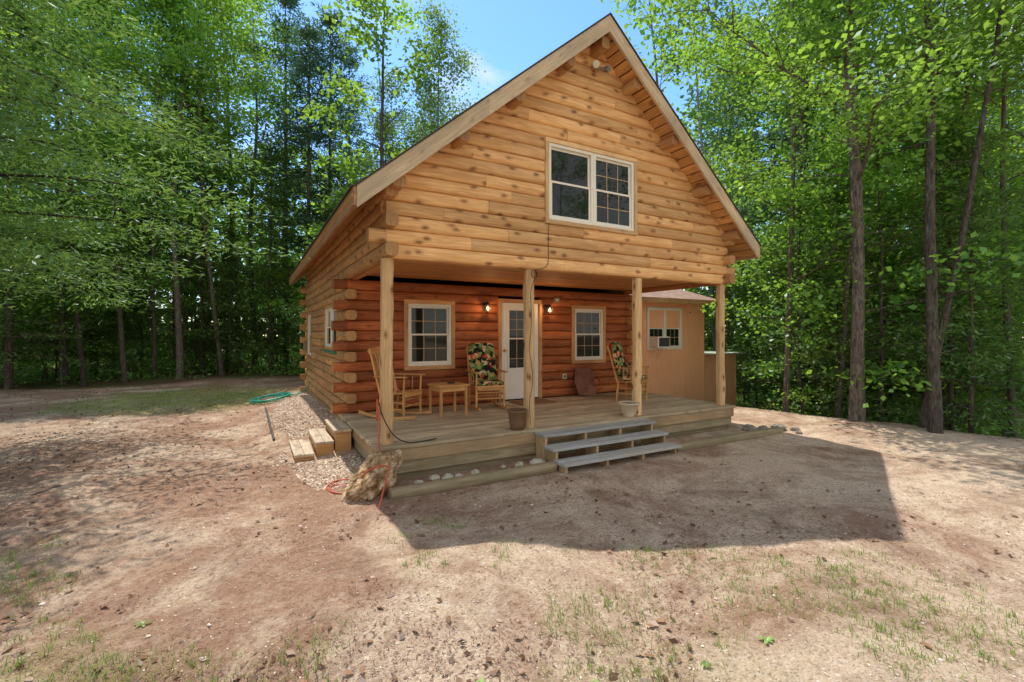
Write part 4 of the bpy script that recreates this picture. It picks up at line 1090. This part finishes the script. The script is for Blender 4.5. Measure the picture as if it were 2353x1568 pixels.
def pebbles():
    base=[(1,0,0),(0,1,0),(-1,0,0),(0,-1,0),(0,0,1),(0,0,-1)]
    fc=[(0,1,4),(1,2,4),(2,3,4),(3,0,4),(1,0,5),(2,1,5),(3,2,5),(0,3,5)]
    vs=[];fs=[];tn=[]
    def peb(x,y,s):
        z=gz(x,y)+s*0.15; o=len(vs); a=rnd.uniform(0,6.28); ca,sa=math.cos(a),math.sin(a); sx=s*rnd.uniform(.7,1.3);sy=s*rnd.uniform(.6,1);szz=s*rnd.uniform(.4,.7); t=rnd.random()
        for p in base:
            q=(p[0]*sx*rnd.uniform(.8,1.2)+rnd.uniform(-.2,.2)*s,p[1]*sy*rnd.uniform(.8,1.2)+rnd.uniform(-.2,.2)*s,p[2]*szz)
            vs.append((x+q[0]*ca-q[1]*sa,y+q[0]*sa+q[1]*ca,z+q[2])); tn.append(t)
        fs.extend([tuple(i+o for i in f) for f in fc])
    n=0
    while n<9000:
        zc=2.2+rnd.random()**1.5*9; r=rnd.uniform(-1.15,1.15)
        x=-1.387+zc*(.489+.872*r); y=-5.538+zc*(.872-.489*r)
        if not clear_ok(x,y): continue
        n+=1; peb(x,y,rnd.choice([0.003,0.004,0.005,0.006,0.008]) if rnd.random()<0.98 else rnd.uniform(0.01,0.022))
    n=0
    while n<10000:
        y=rnd.uniform(0.0,9); x=-0.06-rnd.random()**0.9*(0.95-0.25*(y<1.2)+0.15*math.sin(y*1.7))
        if -0.95<x and 1.3<y<2.45: continue
        n+=1; peb(x,y,rnd.uniform(0.010,0.021))
    me=bpy.data.meshes.new('gravel'); me.from_pydata(vs,[],fs); a=me.attributes.new('tone','FLOAT','POINT'); a.data.foreach_set('value',tn)
    m,nt,b=newmat('gravel_stone',0.85,0.2); t=N(nt,'ShaderNodeAttribute',{'attribute_name':'tone'}).outputs['Fac']
    nt.links.new(ramp(nt,t,[(0,(0.22,0.14,0.09)),(0.4,(0.55,0.39,0.27)),(0.7,(0.70,0.55,0.41)),(1,(0.86,0.77,0.66))]),b.inputs['Base Color']); me.materials.append(m)
    ob=bpy.data.objects.new('gravel',me); COL.objects.link(ob); ob['kind']='stuff'; ob['label']='small tan and grey stones scattered over sand'; ob['category']='gravel'
pebbles()
def scatter(nn):
    C=[]
    while len(C)<nn:
        zc=2.2+rnd.random()**1.3*13; r=rnd.uniform(-1.15,1.15)
        x=-1.387+zc*(.489+.872*r); y=-5.538+zc*(.872-.489*r)
        if not clear_ok(x,y): continue
        m=0.6*fnoise(x,y,0.7,31)+0.4*fnoise(x,y,3,32)-0.04*x+0.03*y
        if m<rnd.uniform(-0.25,0.45): continue
        C.append((x,y,gz(x,y)+0.006))
    return C
ob=bpy.data.objects.new('needle_litter',leafmesh('needle_litter',scatter(30000),0.030,0.005,3.5,'litter')); COL.objects.link(ob); ob['kind']='stuff'; ob['label']='brown fallen pine needles and bits'; ob['category']='leaf litter'
ob=bpy.data.objects.new('fallen_leaves',leafmesh('fallen_leaves',[(a_,b_,c_+0.006) for a_,b_,c_ in scatter(1500)],0.055,0.032,1.6,'litter')); COL.objects.link(ob); ob['kind']='stuff'; ob['label']='dry brown leaves scattered on the ground'; ob['category']='leaf litter'
for (x,y,a,l) in ((-3.6,-1.2,0.4,0.5),(-3.3,-0.7,2.6,0.35),(-3.4,1.2,1.0,0.3)):
    pts=[(x+math.cos(a)*l*k/4+rnd.uniform(-.015,.015),y+math.sin(a)*l*k/4+rnd.uniform(-.015,.015)) for k in range(5)]
    cord('fallen_twig',[(p[0],p[1],gz(*p)+0.012) for p in pts],0.005,'barkp','thin dry twig lying on the ground','twig',5,3)

# ------------------------------------------------------------ camera, sun, sky
cam=bpy.data.cameras.new('camera'); co=bpy.data.objects.new('camera',cam); COL.objects.link(co); scene.camera=co
co.location=(-1.387,-5.538,1.32); co.rotation_euler=(math.radians(90),0,-math.atan2(.489,.872))
cam.sensor_width=36; cam.lens=16.37; cam.shift_y=-0.0077; cam.clip_end=2000; cam.clip_start=0.05
S=Vector((-0.31,3.29,6.27)).normalized(); el=math.asin(S.z)
sun=bpy.data.lights.new('sun','SUN'); so=bpy.data.objects.new('sun',sun); COL.objects.link(so)
sun.energy=5.0; sun.angle=math.radians(0.5); sun.color=(1.0,0.96,0.89)
so.rotation_euler=S.to_track_quat('Z','Y').to_euler(); so.location=(0,10,20)
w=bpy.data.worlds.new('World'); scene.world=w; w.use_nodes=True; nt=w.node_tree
bg=nt.nodes['Background']; sk=nt.nodes.new('ShaderNodeTexSky'); sk.sky_type='NISHITA'; sk.sun_disc=False
sk.sun_elevation=el; sk.sun_rotation=math.atan2(S.x,S.y); sk.air_density=1.0; sk.dust_density=0.2; sk.ozone_density=2.0
tc=N(nt,'ShaderNodeTexCoord').outputs['Generated']
hs=N(nt,'ShaderNodeHueSaturation',None,{'Color':sk.outputs[0],'Saturation':1.2,'Value':0.92}).outputs[0]
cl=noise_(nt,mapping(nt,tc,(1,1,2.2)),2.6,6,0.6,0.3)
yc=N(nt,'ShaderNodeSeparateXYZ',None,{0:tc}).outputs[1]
cl_fill=math_(nt,'ADD',cl,math_(nt,'MULTIPLY',math_(nt,'SUBTRACT',0.12,yc),0.18))  # extra cloud added toward the unseen sky behind the camera, as neutral fill light
cf=ramp(nt,cl_fill,[(0.43,0),(0.61,0.78)])
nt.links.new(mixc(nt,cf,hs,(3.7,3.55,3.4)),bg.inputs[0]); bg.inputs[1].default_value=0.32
